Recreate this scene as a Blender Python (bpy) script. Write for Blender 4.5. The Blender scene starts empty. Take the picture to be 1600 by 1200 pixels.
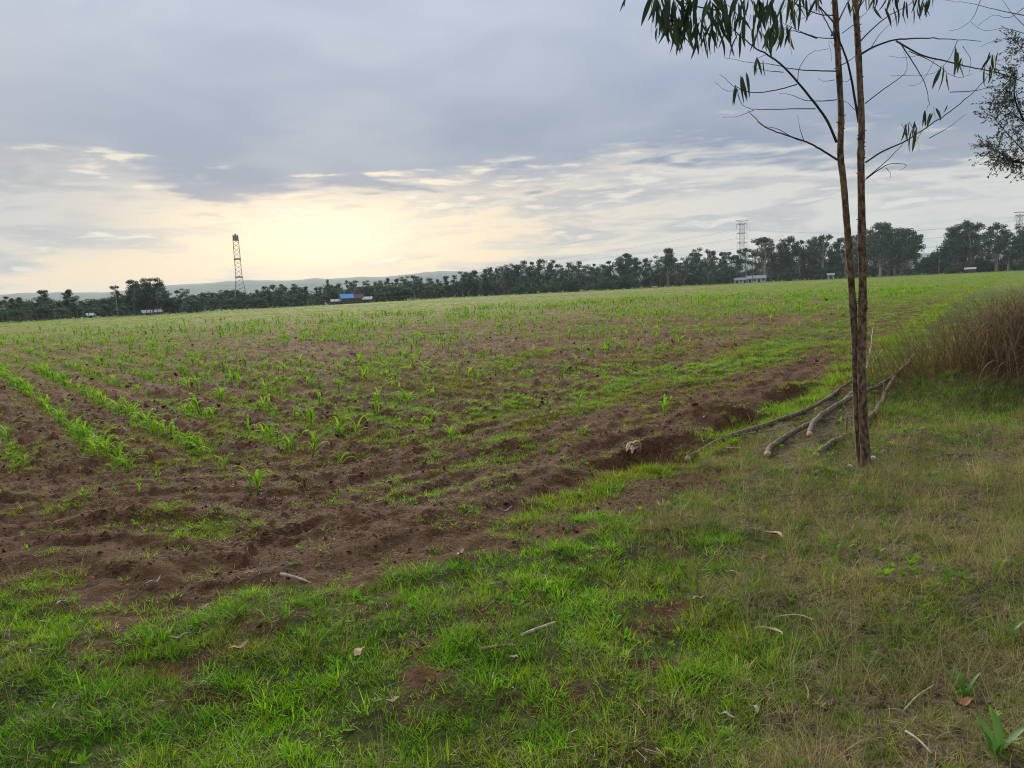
import bpy, bmesh, math, random
import numpy as np
from mathutils import Vector, Matrix

random.seed(7)
rng = np.random.default_rng(7)
scene = bpy.context.scene
COL = scene.collection
R = math.radians

# ------------------------------------------------------------------ camera
H = 1.6
FPX = 1202.0
PITCH, ROLL = R(7.0), R(2.7)
_f = np.array([0, math.cos(PITCH), -math.sin(PITCH)])
_r = np.array([1.0, 0, 0])
_u = np.array([0, math.sin(PITCH), math.cos(PITCH)])
CR = math.cos(ROLL) * _r - math.sin(ROLL) * _u
CU = math.sin(ROLL) * _r + math.cos(ROLL) * _u
cd = bpy.data.cameras.new('camera')
cam = bpy.data.objects.new('camera', cd)
COL.objects.link(cam)
cam.matrix_world = Matrix(((CR[0], CU[0], -_f[0], 0), (CR[1], CU[1], -_f[1], 0), (CR[2], CU[2], -_f[2], H), (0, 0, 0, 1)))
cd.sensor_width = 36.0
cd.lens = FPX / 1600 * 36.0
cd.clip_start, cd.clip_end = 0.05, 20000
scene.camera = cam

# ------------------------------------------------------------------ exposure and render settings
vs = scene.view_settings
vs.view_transform = 'Standard'
vs.look = 'None'
vs.exposure = 1.8
vs.gamma = 1.0
vs.use_curve_mapping = False
scene.cycles.max_bounces = 6
scene.cycles.diffuse_bounces = 3
scene.cycles.transmission_bounces = 4
scene.cycles.transparent_max_bounces = 8
scene.cycles.volume_bounces = 1
scene.cycles.use_denoising = True
scene.cycles.denoising_prefilter = 'NONE'
scene.cycles.filter_width = 1.1

# ------------------------------------------------------------------ world
SUN_AZ, SUN_EL = R(-14.0), R(18.0)          # azimuth from +Y towards +X


class S:
    """a node socket with arithmetic"""
    nt = None

    def __init__(self, s):
        self.s = s

    @staticmethod
    def m(op, *a):
        n = S.nt.nodes.new('ShaderNodeMath')
        n.operation = op
        for i, v in enumerate(a):
            if isinstance(v, S):
                S.nt.links.new(v.s, n.inputs[i])
            else:
                n.inputs[i].default_value = v
        return S(n.outputs[0])

    def __add__(self, o): return S.m('ADD', self, o)
    def __radd__(self, o): return S.m('ADD', o, self)
    def __sub__(self, o): return S.m('SUBTRACT', self, o)
    def __rsub__(self, o): return S.m('SUBTRACT', o, self)
    def __mul__(self, o): return S.m('MULTIPLY', self, o)
    def __rmul__(self, o): return S.m('MULTIPLY', o, self)
    def __truediv__(self, o): return S.m('DIVIDE', self, o)
    def __neg__(self): return S.m('MULTIPLY', self, -1.0)


def smooth(v, a, b):
    n = S.nt.nodes.new('ShaderNodeMapRange')
    n.interpolation_type = 'SMOOTHSTEP'
    for i, x in enumerate((v, a, b, 0.0, 1.0)):
        if isinstance(x, S):
            S.nt.links.new(x.s, n.inputs[i])
        else:
            n.inputs[i].default_value = x
    return S(n.outputs[0])


def gauss(v, w):
    q = v / w
    return S.m('EXPONENT', -(q * q))


def comb(x, y, z):
    n = S.nt.nodes.new('ShaderNodeCombineXYZ')
    for i, v in enumerate((x, y, z)):
        if isinstance(v, S):
            S.nt.links.new(v.s, n.inputs[i])
        else:
            n.inputs[i].default_value = v
    return S(n.outputs[0])


def noise(vec, scale, detail=4.0, rough=0.55, dist=0.0):
    n = S.nt.nodes.new('ShaderNodeTexNoise')
    if vec is not None:
        S.nt.links.new(vec.s, n.inputs['Vector'])
    n.inputs['Scale'].default_value = scale
    n.inputs['Detail'].default_value = detail
    n.inputs['Roughness'].default_value = rough
    n.inputs['Distortion'].default_value = dist
    return S(n.outputs[0])


def cmix(f, a, b, mode='MIX'):
    n = S.nt.nodes.new('ShaderNodeMix')
    n.data_type = 'RGBA'
    n.blend_type = mode
    n.clamp_factor = True
    for k, v in ((0, f), (6, a), (7, b)):
        if isinstance(v, S):
            S.nt.links.new(v.s, n.inputs[k])
        elif k == 0:
            n.inputs[k].default_value = v
        else:
            n.inputs[k].default_value = (*v[:3], 1)
    return S(n.outputs[2])


world = bpy.data.worlds.new('World')
scene.world = world
world.use_nodes = True
nt = world.node_tree
nt.nodes.clear()
S.nt = nt
tc = nt.nodes.new('ShaderNodeTexCoord')
sp = nt.nodes.new('ShaderNodeSeparateXYZ')
nt.links.new(tc.outputs['Generated'], sp.inputs[0])
dx, dy, dz = S(sp.outputs[0]), S(sp.outputs[1]), S(sp.outputs[2])
dirv = S(tc.outputs['Generated'])
az = S.m('ARCTAN2', dx, dy) * (180 / math.pi)
el = S.m('ARCSINE', dz) * (180 / math.pi)
zc = S.m('MAXIMUM', dz, 0.0)
plane = comb(dx / (zc + 0.10), dy / (zc + 0.10), 0.0)          # the cloud layer seen as a plane overhead
flat = comb(dx, dy, dz * 6.0)                                  # stretched for streaks low down
n_big = noise(plane, 0.55, 5, 0.5, 0.6)
n_mid = noise(plane, 1.7, 6, 0.55, 0.4)
n_str = noise(flat, 5.0, 6, 0.55, 0.5)
n_fin = noise(flat, 16.0, 5, 0.55, 0.3)
# light between the cloud deck and the horizon
warm = gauss(az + 13.0, 19.0)
low = cmix(warm, (0.66, 0.655, 0.63), (1.10, 0.84, 0.53))
low = cmix(smooth(el, 1.5, 8.0) * 0.4, low, (0.76, 0.74, 0.70))
low = cmix(gauss(el - 1.0, 2.2) * smooth(az, 12.0, -2.0) * 0.75, low, (1.05, 0.80, 0.50))
side = smooth(az, -20.0, -30.0) * smooth(el, 2.6, 5.0)
low = cmix(side * 0.65, low, (0.53, 0.545, 0.575))
# grey streaks and small clouds in the low band
calm = 1.0 - gauss(az + 12.5, 9.0) * gauss(el - 4.2, 3.6) * 0.9
stre = smooth(n_str + (n_fin - 0.5) * 0.45 + side * 0.06, 0.45, 0.60) * calm
stre_c = cmix(smooth(n_fin, 0.35, 0.65), (0.42, 0.445, 0.49), (0.54, 0.55, 0.57))
low = cmix(stre * 0.88, low, stre_c)
lit = smooth(n_fin + (n_str - 0.5) * 0.7, 0.57, 0.70) * smooth(el, 0.5, 2.5)
low = cmix(lit * 0.6, low, cmix(warm, (0.86, 0.82, 0.78), (1.12, 0.95, 0.68)))
# the deck
deck_l = smooth(n_big * 0.65 + n_mid * 0.35, 0.38, 0.64)
deck = cmix(deck_l, (0.315, 0.38, 0.505), (0.45, 0.50, 0.585))
patch = smooth(n_mid * 0.6 + n_str * 0.4, 0.55, 0.72)
deck = cmix(patch * 0.35, deck, (0.50, 0.52, 0.57))
deck = cmix(gauss(az + 36.0, 11.0) * gauss(el - 14.0, 9.0) * 0.55, deck, (0.56, 0.57, 0.60))
deck = cmix(smooth(el, 22.0, 60.0) * 0.6, deck, (0.44, 0.46, 0.50))
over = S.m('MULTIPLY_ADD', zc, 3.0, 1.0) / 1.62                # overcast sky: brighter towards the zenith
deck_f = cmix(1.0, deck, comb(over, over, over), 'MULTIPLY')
edge = 7.1 + (n_str - 0.5) * 10.0 + (n_fin - 0.5) * 5.0 + smooth(az, -20.0, -31.0) * 2.6 + smooth(az, 2.0, 10.0) * 1.7 - smooth(az, 18.0, 34.0) * 2.4
dm = smooth(el - edge, -0.7, 1.3)
dm = dm * (1.0 - gauss(az + 12.0, 10.0) * gauss(el - 4.5, 2.2))
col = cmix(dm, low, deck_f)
# the veiled sun behind the edge of the deck
glow = gauss(az + 13.0, 7.5) * gauss(el - 4.0, 3.3)
halo = gauss(az + 13.0, 17.0) * gauss(el - 4.5, 5.5)
gsum = cmix(1.0, comb(glow * 0.18, glow * 0.16, glow * 0.17), comb(halo * 0.10, halo * 0.075, halo * 0.02), 'ADD')
gk = 1.0 - dm * 0.95
gsum = cmix(1.0, gsum, comb(gk, gk, gk), 'MULTIPLY')
col = cmix(1.0, col, gsum, 'ADD')
sky = nt.nodes.new('ShaderNodeTexSky')
sky.sky_type = 'NISHITA'
sky.sun_disc = False
sky.sun_elevation = SUN_EL
sky.sun_rotation = SUN_AZ
sky.air_density = 1.0
sky.dust_density = 1.0
bg_sky = nt.nodes.new('ShaderNodeBackground')
bg_sky.inputs[1].default_value = 0.05
nt.links.new(sky.outputs[0], bg_sky.inputs[0])
bg_cl = nt.nodes.new('ShaderNodeBackground')
bg_cl.inputs[1].default_value = 0.285
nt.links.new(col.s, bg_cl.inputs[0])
mixs = nt.nodes.new('ShaderNodeMixShader')
mixs.inputs[0].default_value = 0.985                            # cloud cover over the clear sky
nt.links.new(bg_sky.outputs[0], mixs.inputs[1])
nt.links.new(bg_cl.outputs[0], mixs.inputs[2])
wo = nt.nodes.new('ShaderNodeOutputWorld')
nt.links.new(mixs.outputs[0], wo.inputs[0])

# ------------------------------------------------------------------ sun, veiled by cloud
sd_ = bpy.data.lights.new('sun', 'SUN')
sd_.energy = 1.5
sd_.angle = R(32)
sd_.color = (1.0, 0.90, 0.74)
sun = bpy.data.objects.new('sun', sd_)
COL.objects.link(sun)
_sv = Vector((math.sin(SUN_AZ) * math.cos(SUN_EL), math.cos(SUN_AZ) * math.cos(SUN_EL), math.sin(SUN_EL)))
sun.rotation_euler = _sv.to_track_quat('Z', 'Y').to_euler()
sun.location = (0, 0, 60)


# ------------------------------------------------------------------ helpers
def ray(px, py):
    return _f * FPX + CR * (px - 800) + CU * (600 - py)


def at(px, py, Y):
    d = ray(px, py)
    t = Y / d[1]
    return np.array([d[0] * t, Y, H + d[2] * t])


def horizon_y(px):
    return 452.4 - 0.0472 * (px - 800)


def _hash(ix, iy, seed):
    n = (ix.astype(np.int64) * 374761393 + iy.astype(np.int64) * 668265263 + seed * 974634777) & 0xFFFFFFFF
    n = ((n ^ (n >> 13)) * 1274126177) & 0xFFFFFFFF
    n = (n ^ (n >> 16)) & 0xFFFFFFFF
    return n / 4294967296.0


def vn(x, y, seed=0):
    x = np.asarray(x, float)
    y = np.asarray(y, float)
    ix, iy = np.floor(x), np.floor(y)
    fx, fy = x - ix, y - iy

    def g(ox, oy):
        a = _hash(ix + ox, iy + oy, seed) * 2 * math.pi
        return np.cos(a) * (fx - ox) + np.sin(a) * (fy - oy)
    u = fx * fx * fx * (fx * (fx * 6 - 15) + 10)
    v = fy * fy * fy * (fy * (fy * 6 - 15) + 10)
    return ((g(0, 0) * (1 - u) + g(1, 0) * u) * (1 - v) + (g(0, 1) * (1 - u) + g(1, 1) * u) * v) * 1.5


def fbm(x, y, seed=0, oct=4, gain=0.5):
    t, a = 0.0, 1.0
    for k in range(oct):
        t = t + a * vn(x, y, seed + k * 17)
        x, y, a = x * 2.03 + 3.1, y * 2.03 - 1.7, a * gain
    return t


def sst(v, a, b):
    t = np.clip((v - a) / (b - a), 0, 1)
    return t * t * (3 - 2 * t)


# the ditch between the verge and the field, as a line on the ground
DITCH = np.array([(-14, -3.2), (-8, 2.0), (-4.6, 3.9), (-2.9, 4.45), (-2.3, 4.05), (-1.6, 3.72), (-1.05, 4.15), (-0.1, 4.9), (0.3, 5.45), (1.63, 6.95),
                  (2.96, 8.75), (4.95, 11.1), (8.4, 16.6), (22, 38), (60, 95), (150, 220)], float)
_seg = DITCH[1:] - DITCH[:-1]
_len = np.hypot(_seg[:, 0], _seg[:, 1])
_cum = np.concatenate([[0], np.cumsum(_len)])


def ditch_sd(x, y):
    x = np.asarray(x, float)
    y = np.asarray(y, float)
    best = np.full(x.shape, 1e9)
    sg = np.zeros(x.shape)
    ss = np.zeros(x.shape)
    for k in range(len(_seg)):
        ax, ay = DITCH[k]
        bx, by = _seg[k]
        t = np.clip(((x - ax) * bx + (y - ay) * by) / (_len[k] ** 2), 0, 1)
        qx, qy = x - ax - t * bx, y - ay - t * by
        d = np.hypot(qx, qy)
        m = d < best
        best = np.where(m, d, best)
        sg = np.where(m, np.sign(bx * qy - by * qx), sg)
        ss = np.where(m, _cum[k] + t * _len[k], ss)
    return best * sg, ss                                    # positive on the field side


ROW0, ROWS = 1.42, 0.80


def row_u(x, y):
    return 0.8 * x + 0.6 * y


def height(x, y):
    d, s = ditch_sd(x, y)
    r = np.hypot(x, y)
    near = 1 - sst(r, 30, 90)
    hl = sst(d, 0.3, 0.9)
    fld = sst(d, 2.6, 4.0)
    dj = d + 0.22 * fbm(s * 0.7, d * 0.5, 5, 3) + 0.16 * fbm(x * 2.2, y * 2.2, 7, 3)
    amp = 0.55 + 0.45 * np.clip(fbm(s * 0.45, 0 * s, 9, 2) * 2.6 + 0.2, -1.0, 1.2)
    amp = amp * (0.15 + 0.5 * sst(x, -0.3, 0.6) + 0.35 * sst(x, 1.0, 2.0))
    amp = amp * (1 - sst(r, 11, 15))
    z = -0.21 * amp * sst(dj, -0.2, 0.18) * (1 - sst(dj, 0.34, 0.56)) + 0.10 * amp * np.exp(-((dj - 0.80) / 0.30) ** 2)
    z = z + (1 - hl) * (0.05 * fbm(x * 0.9, y * 0.9, 21, 4) + 0.018 * fbm(x * 5, y * 5, 25, 3))
    z = z + hl * (1 - fld) * near * (0.06 * fbm(s * 0.5, d * 1.9, 31, 4) + 0.025 * fbm(s * 2.0, d * 7.0, 37, 3))
    u = row_u(x, y)
    z = z + fld * near * (-0.035 * np.cos(2 * math.pi * (u - ROW0) / ROWS) + 0.03 * fbm(x * 0.8, y * 0.8, 41, 3))
    cl = np.abs(fbm(x * 4.2, y * 4.2, 51, 4, 0.6))
    z = z + hl * near * (0.035 + 0.045 * fld) * (cl - 0.3)
    z = z + 0.62 * np.exp(-np.abs((x - 7.4) / 1.8) ** 3 - np.abs((y - 9.9) / 0.9) ** 3) + 0.10 * sst(x, 2.5, 7) * (1 - hl) * (1 - sst(r, 14, 25))
    z = z + 0.10 * fbm(x * 0.03, y * 0.03, 61, 2) * sst(r, 15, 50) * (1 - sst(r, 500, 1200))
    return z


def h1(x, y):
    return float(height(np.array([x]), np.array([y]))[0])


def ground(px, py):
    """the point of the ground under a spot of the photograph"""
    d = ray(px, py)
    z = 0.0
    for _ in range(12):
        t = (z - H) / d[2]
        z = 0.5 * z + 0.5 * h1(d[0] * t, d[1] * t)
    t = (z - H) / d[2]
    return np.array([d[0] * t, d[1] * t, z])


def mesh(name, verts, faces, mat=None, smooth_=False, attrs=None):
    me = bpy.data.meshes.new(name)
    me.from_pydata([tuple(v) for v in verts], [], [tuple(f) for f in faces])
    if smooth_:
        me.polygons.foreach_set('use_smooth', [True] * len(me.polygons))
    if mat:
        me.materials.append(mat)
    for k, v in (attrs or {}).items():
        a = me.attributes.new(k, 'FLOAT', 'POINT')
        a.data.foreach_set('value', np.asarray(v, np.float32))
    me.update()
    return me


def tag(o, label=None, cat=None, group=None, kind=None):
    for k, v in (('label', label), ('category', cat), ('group', group), ('kind', kind)):
        if v:
            o[k] = v
    return o


def put(name, me, parent=None, loc=(0, 0, 0), rot=(0, 0, 0), sc=(1, 1, 1), **kw):
    o = bpy.data.objects.new(name, me)
    COL.objects.link(o)
    o.location, o.rotation_euler, o.scale = loc, rot, sc
    if parent:
        o.parent = parent
    return tag(o, **kw)


class MB:
    """collects shapes into one mesh"""

    def __init__(self):
        self.v, self.f, self.a = [], [], []

    def add(self, v, f, a=0.0):
        o = len(self.v)
        self.v += [tuple(p) for p in v]
        self.f += [tuple(i + o for i in q) for q in f]
        self.a += [a] * len(v)

    def box(self, x0, x1, y0, y1, z0, z1):
        v = [(x, y, z) for z in (z0, z1) for y in (y0, y1) for x in (x0, x1)]
        self.add(v, [(0, 2, 3, 1), (4, 5, 7, 6), (0, 1, 5, 4), (2, 6, 7, 3), (0, 4, 6, 2), (1, 3, 7, 5)])

    def tube(self, pts, rad, sides=6, cap=True, wob=0.0, rs=None):
        pts = [Vector(p) for p in pts]
        n = len(pts)
        if not hasattr(rad, '__len__'):
            rad = [rad] * n
        o = len(self.v)
        up = Vector((0.31, 0.17, 0.93))
        for i in range(n):
            t = (pts[min(i + 1, n - 1)] - pts[max(i - 1, 0)])
            if t.length < 1e-9:
                t = Vector((0, 0, 1))
            t.normalize()
            if abs(t.dot(up)) > 0.95:
                up = Vector((0.9, 0.3, 0.1))
            a = t.cross(up).normalized()
            b = t.cross(a)
            for k in range(sides):
                q = 2 * math.pi * k / sides
                w = 1 + (rs.uniform(-wob, wob) if rs else 0)
                self.v.append(tuple(pts[i] + (a * math.cos(q) + b * math.sin(q)) * rad[i] * w))
                self.a.append(0.0)
        for i in range(n - 1):
            for k in range(sides):
                k2 = (k + 1) % sides
                self.f.append((o + i * sides + k, o + i * sides + k2, o + (i + 1) * sides + k2, o + (i + 1) * sides + k))
        if cap:
            self.f.append(tuple(o + k for k in range(sides))[::-1])
            self.f.append(tuple(o + (n - 1) * sides + k for k in range(sides)))

    def build(self, name, mat, smooth_=False):
        return mesh(name, self.v, self.f, mat, smooth_)


def spline(pts, n):
    """smooth curve through pts, n points"""
    P = np.array(pts, float)
    if len(P) < 3:
        t = np.linspace(0, 1, n)[:, None]
        return P[0] * (1 - t) + P[-1] * t
    P = np.vstack([2 * P[0] - P[1], P, 2 * P[-1] - P[-2]])
    m = len(P) - 3
    out = []
    for t in np.linspace(0, m - 1e-6, n):
        i = int(t)
        q = t - i
        a, b, c, d = P[i:i + 4]
        out.append(0.5 * ((2 * b) + (c - a) * q + (2 * a - 5 * b + 4 * c - d) * q * q + (3 * b - a - 3 * c + d) * q ** 3))
    return np.array(out)


# ------------------------------------------------------------------ materials
def new_mat(name):
    m = bpy.data.materials.new(name)
    m.use_nodes = True
    m.node_tree.nodes.clear()
    S.nt = m.node_tree
    return m


def out_shader(sh, disp=None):
    o = S.nt.nodes.new('ShaderNodeOutputMaterial')
    S.nt.links.new(sh, o.inputs[0])


def principled(col, rough=0.8, spec=0.3, bump=None, bstr=0.5, bdist=0.02):
    b = S.nt.nodes.new('ShaderNodeBsdfPrincipled')
    if isinstance(col, S):
        S.nt.links.new(col.s, b.inputs['Base Color'])
    else:
        b.inputs['Base Color'].default_value = (*col, 1)
    b.inputs['Roughness'].default_value = rough
    b.inputs['Specular IOR Level'].default_value = spec
    if bump is not None:
        n = S.nt.nodes.new('ShaderNodeBump')
        n.inputs['Strength'].default_value = bstr
        n.inputs['Distance'].default_value = bdist
        S.nt.links.new(bump.s, n.inputs['Height'])
        S.nt.links.new(n.outputs[0], b.inputs['Normal'])
    return b.outputs[0]


def mixsh(f, a, b):
    n = S.nt.nodes.new('ShaderNodeMixShader')
    if isinstance(f, S):
        S.nt.links.new(f.s, n.inputs[0])
    else:
        n.inputs[0].default_value = f
    S.nt.links.new(a, n.inputs[1])
    S.nt.links.new(b, n.inputs[2])
    return n.outputs[0]


def translucent(col):
    n = S.nt.nodes.new('ShaderNodeBsdfTranslucent')
    if isinstance(col, S):
        S.nt.links.new(col.s, n.inputs[0])
    else:
        n.inputs[0].default_value = (*col, 1)
    return n.outputs[0]


def attr(name, kind='GEOMETRY', out='Fac'):
    n = S.nt.nodes.new('ShaderNodeAttribute')
    n.attribute_name = name
    n.attribute_type = kind
    return S(n.outputs[out])


def objcoord():
    n = S.nt.nodes.new('ShaderNodeTexCoord')
    return S(n.outputs['Object'])


def rnd():
    n = S.nt.nodes.new('ShaderNodeObjectInfo')
    return S(n.outputs['Random'])


def scale_col(c, f):
    return cmix(1.0, c, comb(f, f, f), 'MULTIPLY')


def leaf_mat(name, c1, c2, trans=0.35, rough=0.5, spec=0.35, inst=False, c_dry=None):
    m = new_mat(name)
    if inst:
        c = attr('tint', 'INSTANCER', 'Color')
        v = attr('vary')
        c = scale_col(c, v * 0.7 + 0.65)
        c = cmix(smooth(v, 0.90, 0.97) * 0.75, c, (0.24, 0.19, 0.09))
    else:
        c = cmix(rnd(), c1, c2)
        if c_dry:
            c = cmix(smooth(attr('vary'), 0.80, 0.95), c, c_dry)
        nz = noise(objcoord(), 9.0, 3)
        c = scale_col(c, nz * 0.8 + 0.6)
    p = principled(c, rough, spec)
    t = translucent(scale_col(c, S(S.m('ADD', 1.15, 0.0).s)))
    out_shader(mixsh(trans, p, t))
    return m


M = {}
M['grass'] = leaf_mat('grass_blade', None, None, 0.42, 0.55, 0.12, inst=True)
M['straw'] = leaf_mat('straw_blade', None, None, 0.15, 0.7, 0.15, inst=True)
M['maize'] = leaf_mat('maize_leaf', (0.13, 0.31, 0.015), (0.26, 0.42, 0.02), 0.42, 0.6, 0.08)
M['weed'] = leaf_mat('dock_leaf', (0.06, 0.17, 0.03), (0.09, 0.21, 0.03), 0.35, 0.5, 0.25)
M['gum_leaf'] = leaf_mat('gum_leaf', (0.020, 0.034, 0.014), (0.036, 0.055, 0.022), 0.22, 0.5, 0.14)
M['wattle_leaf'] = leaf_mat('wattle_leaf', (0.055, 0.068, 0.040), (0.085, 0.095, 0.06), 0.3, 0.6, 0.15)


def crown_mat(name, c1, c2):
    m = new_mat(name)
    c = cmix(rnd(), c1, c2)
    nz = noise(objcoord(), 5.0, 2)
    c = scale_col(c, nz * 1.5 + 0.25)
    out_shader(mixsh(0.22, principled(c, 0.7, 0.2), translucent(c)))
    return m


M['crown'] = crown_mat('gum_crown', (0.036, 0.070, 0.045), (0.075, 0.115, 0.062))
M['crown_b'] = crown_mat('shrub_crown', (0.040, 0.078, 0.038), (0.080, 0.125, 0.052))


def bark_mat(name, c1, c2, sc=6.0, bd=0.006, stretch=0.25):
    m = new_mat(name)
    n = S.nt.nodes.new('ShaderNodeMapping')
    n.inputs['Scale'].default_value = (1, 1, stretch)
    S.nt.links.new(objcoord().s, n.inputs[0])
    v = S(n.outputs[0])
    a = noise(v, sc * 4, 5, 0.65)
    b = noise(objcoord(), sc * 0.7, 3)
    c = cmix(smooth(a, 0.35, 0.65), c1, c2)
    c = scale_col(c, b * 0.9 + 0.55)
    out_shader(principled(c, 0.85, 0.25, a, 0.7, bd))
    return m


M['bark'] = bark_mat('gum_bark', (0.040, 0.024, 0.014), (0.21, 0.135, 0.080), 9.0, 0.012, 0.5)
M['twig'] = bark_mat('twig_bark', (0.03, 0.022, 0.018), (0.06, 0.042, 0.032))
M['far_bark'] = bark_mat('far_bark', (0.16, 0.14, 0.115), (0.40, 0.36, 0.30), 1.0, 0.02)
M['log_bark'] = bark_mat('log_bark', (0.050, 0.033, 0.021), (0.20, 0.145, 0.095), 9.0, 0.012, 0.6)
M['pale_bark'] = bark_mat('pale_bark', (0.20, 0.155, 0.105), (0.40, 0.33, 0.24), 5.0)


def plain(name, c, rough=0.7, spec=0.3, sc=8.0, amt=0.5, bd=0.002):
    m = new_mat(name)
    nz = noise(objcoord(), sc, 4)
    cc = scale_col(cmix(0.0, c, c), nz * amt * 2 + (1 - amt))
    out_shader(principled(cc, rough, spec, nz, 0.3, bd))
    return m


M['cut_wood'] = plain('cut_wood', (0.38, 0.25, 0.15), 0.8, 0.2, 30)
M['dead_leaf_tan'] = plain('dead_leaf_tan', (0.40, 0.27, 0.16), 0.7, 0.2, 20)
M['dead_leaf_pale'] = plain('dead_leaf_pale', (0.36, 0.30, 0.22), 0.7, 0.2, 20)
M['dead_leaf_red'] = plain('dead_leaf_red', (0.30, 0.13, 0.06), 0.7, 0.2, 20)
M['husk'] = plain('maize_husk', (0.36, 0.24, 0.14), 0.7, 0.2, 25)
M['scrap'] = plain('white_scrap', (0.60, 0.62, 0.64), 0.5, 0.3, 12, 0.2)
M['steel'] = plain('galvanised_steel', (0.34, 0.35, 0.36), 0.6, 0.4, 0.5, 0.2)
M['rust'] = plain('painted_mast', (0.32, 0.26, 0.235), 0.6, 0.4, 0.5, 0.2)
M['wire'] = plain('wire', (0.15, 0.15, 0.16), 0.6, 0.3, 0.5, 0.1)
M['roof_white'] = plain('roof_iron', (0.36, 0.38, 0.41), 0.45, 0.4, 0.4, 0.15)
M['roof_blue'] = plain('roof_blue', (0.06, 0.26, 0.60), 0.5, 0.4, 0.4, 0.15)
M['wall_pale'] = plain('pale_wall', (0.50, 0.50, 0.48), 0.8, 0.2, 0.4, 0.15)
M['wall_brown'] = plain('brown_wall', (0.13, 0.085, 0.065), 0.8, 0.2, 0.4, 0.2)
M['opening'] = plain('dark_opening', (0.03, 0.03, 0.035), 0.4, 0.4, 0.4, 0.1)
M['post'] = plain('fence_post', (0.14, 0.11, 0.09), 0.85, 0.2, 2, 0.3)


def ground_mat():
    m = new_mat('ground_soil_and_turf')
    oc = objcoord()
    gm, dr, far, tone = attr('turf'), attr('dry'), attr('far'), attr('tone')
    n1 = noise(oc, 28.0, 6, 0.68)
    n2 = noise(oc, 3.2, 5, 0.6)
    n3 = noise(oc, 110.0, 3, 0.6)
    n4 = noise(oc, 0.5, 4, 0.6)
    soil = cmix(smooth(n1, 0.36, 0.66), (0.042, 0.018, 0.008), (0.128, 0.062, 0.028))
    soil = cmix(smooth(n2, 0.42, 0.66) * 0.6, soil, (0.125, 0.063, 0.029))
    soil = cmix(smooth(tone, 0.0, 1.0) * 0.7, soil, (0.225, 0.135, 0.068))
    soil = cmix(smooth(n3, 0.62, 0.74) * 0.6, soil, (0.38, 0.28, 0.17))
    turf = cmix(smooth(n1, 0.35, 0.65), (0.032, 0.036, 0.012), (0.070, 0.100, 0.014))  # dark humus and thatch tones, darkened further to paint shade between blades
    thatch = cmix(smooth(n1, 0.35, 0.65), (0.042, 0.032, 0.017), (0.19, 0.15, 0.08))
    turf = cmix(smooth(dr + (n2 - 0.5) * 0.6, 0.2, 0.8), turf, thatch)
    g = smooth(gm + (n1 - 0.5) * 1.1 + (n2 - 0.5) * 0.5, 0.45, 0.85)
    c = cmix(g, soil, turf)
    # far field: seedlings and weeds too small to tell apart
    f_g = cmix(smooth(n2 + (n4 - 0.5) * 0.8, 0.38, 0.66), (0.110, 0.125, 0.016), (0.130, 0.235, 0.010))
    f_s = cmix(n2, (0.155, 0.095, 0.042), (0.215, 0.138, 0.064))
    fc = cmix(smooth(gm + (n2 - 0.5) * 0.9 + (n4 - 0.5) * 0.5, 0.32, 0.70), f_s, f_g)
    c = cmix(far, c, fc)
    hgt = n1 * 0.7 + n3 * 0.25 + n2 * 0.5
    out_shader(principled(c, 0.95, 0.12, hgt, 1.0, 0.05))
    return m


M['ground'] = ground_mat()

# ------------------------------------------------------------------ where things grow
PATCH = []          # weedy patches on the bare headland and in the field: x, y, radius along and across the rows of tyre marks, strength
for px, py, w, hh, k in [(595, 688, 40, 12, .9), (770, 643, 62, 14, .9), (660, 602, 52, 12, .9), (520, 662, 48, 12, .8), (850, 660, 55, 14, .7), (430, 605, 36, 9, 1.),
                         (930, 632, 46, 10, .9), (790, 700, 60, 20, .6), (720, 600, 40, 10, .8), (1100, 590, 120, 16, .8), (1000, 560, 90, 14, .7), (320, 830, 70, 22, .75), (260, 800, 50, 12, .5),
                         (380, 835, 50, 16, .7), (110, 785, 50, 10, .5), (350, 660, 28, 9, .9), (640, 665, 40, 10, .6), (890, 690, 50, 12, .6), (740, 760, 50, 10, .35), (1180, 560, 80, 14, .8),
                         (600, 570, 50, 10, .7), (820, 560, 50, 9, .8), (480, 735, 60, 12, .35), (1000, 660, 50, 12, .35), (1060, 690, 60, 14, .5), (680, 720, 50, 12, .5), (560, 610, 40, 8, .6),
                         (970, 600, 60, 10, .8), (1250, 530, 90, 14, .8), (40, 800, 40, 10, .3), (200, 860, 60, 10, .3), (930, 730, 60, 12, .55)]:
    c = ground(px, py)
    a = ground(px + w, py - w * 0.25)
    b = ground(px, py - hh)
    PATCH.append((c[0], c[1], a[0] - c[0], a[1] - c[1], b[0] - c[0], b[1] - c[1], k))
BARE = []           # bare spots in the verge
for px, py, w, hh, k in [(745, 860, 60, 16, 1.), (600, 960, 60, 22, .7), (250, 1045, 70, 16, .9), (150, 1030, 90, 26, .6), (870, 830, 90, 14, .9), (960, 790, 110, 14, .9), (1060, 760, 80, 16, .8),
                         (1000, 770, 110, 16, .8), (665, 1055, 40, 12, .9), (770, 970, 40, 20, .7), (360, 1090, 50, 16, .5), (560, 870, 90, 24, .7), (420, 960, 60, 16, .6), (620, 875, 60, 14, .8),
                         (1060, 950, 40, 14, .8), (640, 1000, 50, 20, .5), (1120, 740, 60, 12, .6), (1020, 1040, 60, 14, .6), (930, 870, 60, 10, .5), (500, 905, 60, 14, .6), (230, 970, 70, 12, .5)]:
    c = ground(px, py)
    a = ground(px + w, py - w * 0.12)
    b = ground(px, py - hh)
    BARE.append((c[0], c[1], a[0] - c[0], a[1] - c[1], b[0] - c[0], b[1] - c[1], k))


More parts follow.
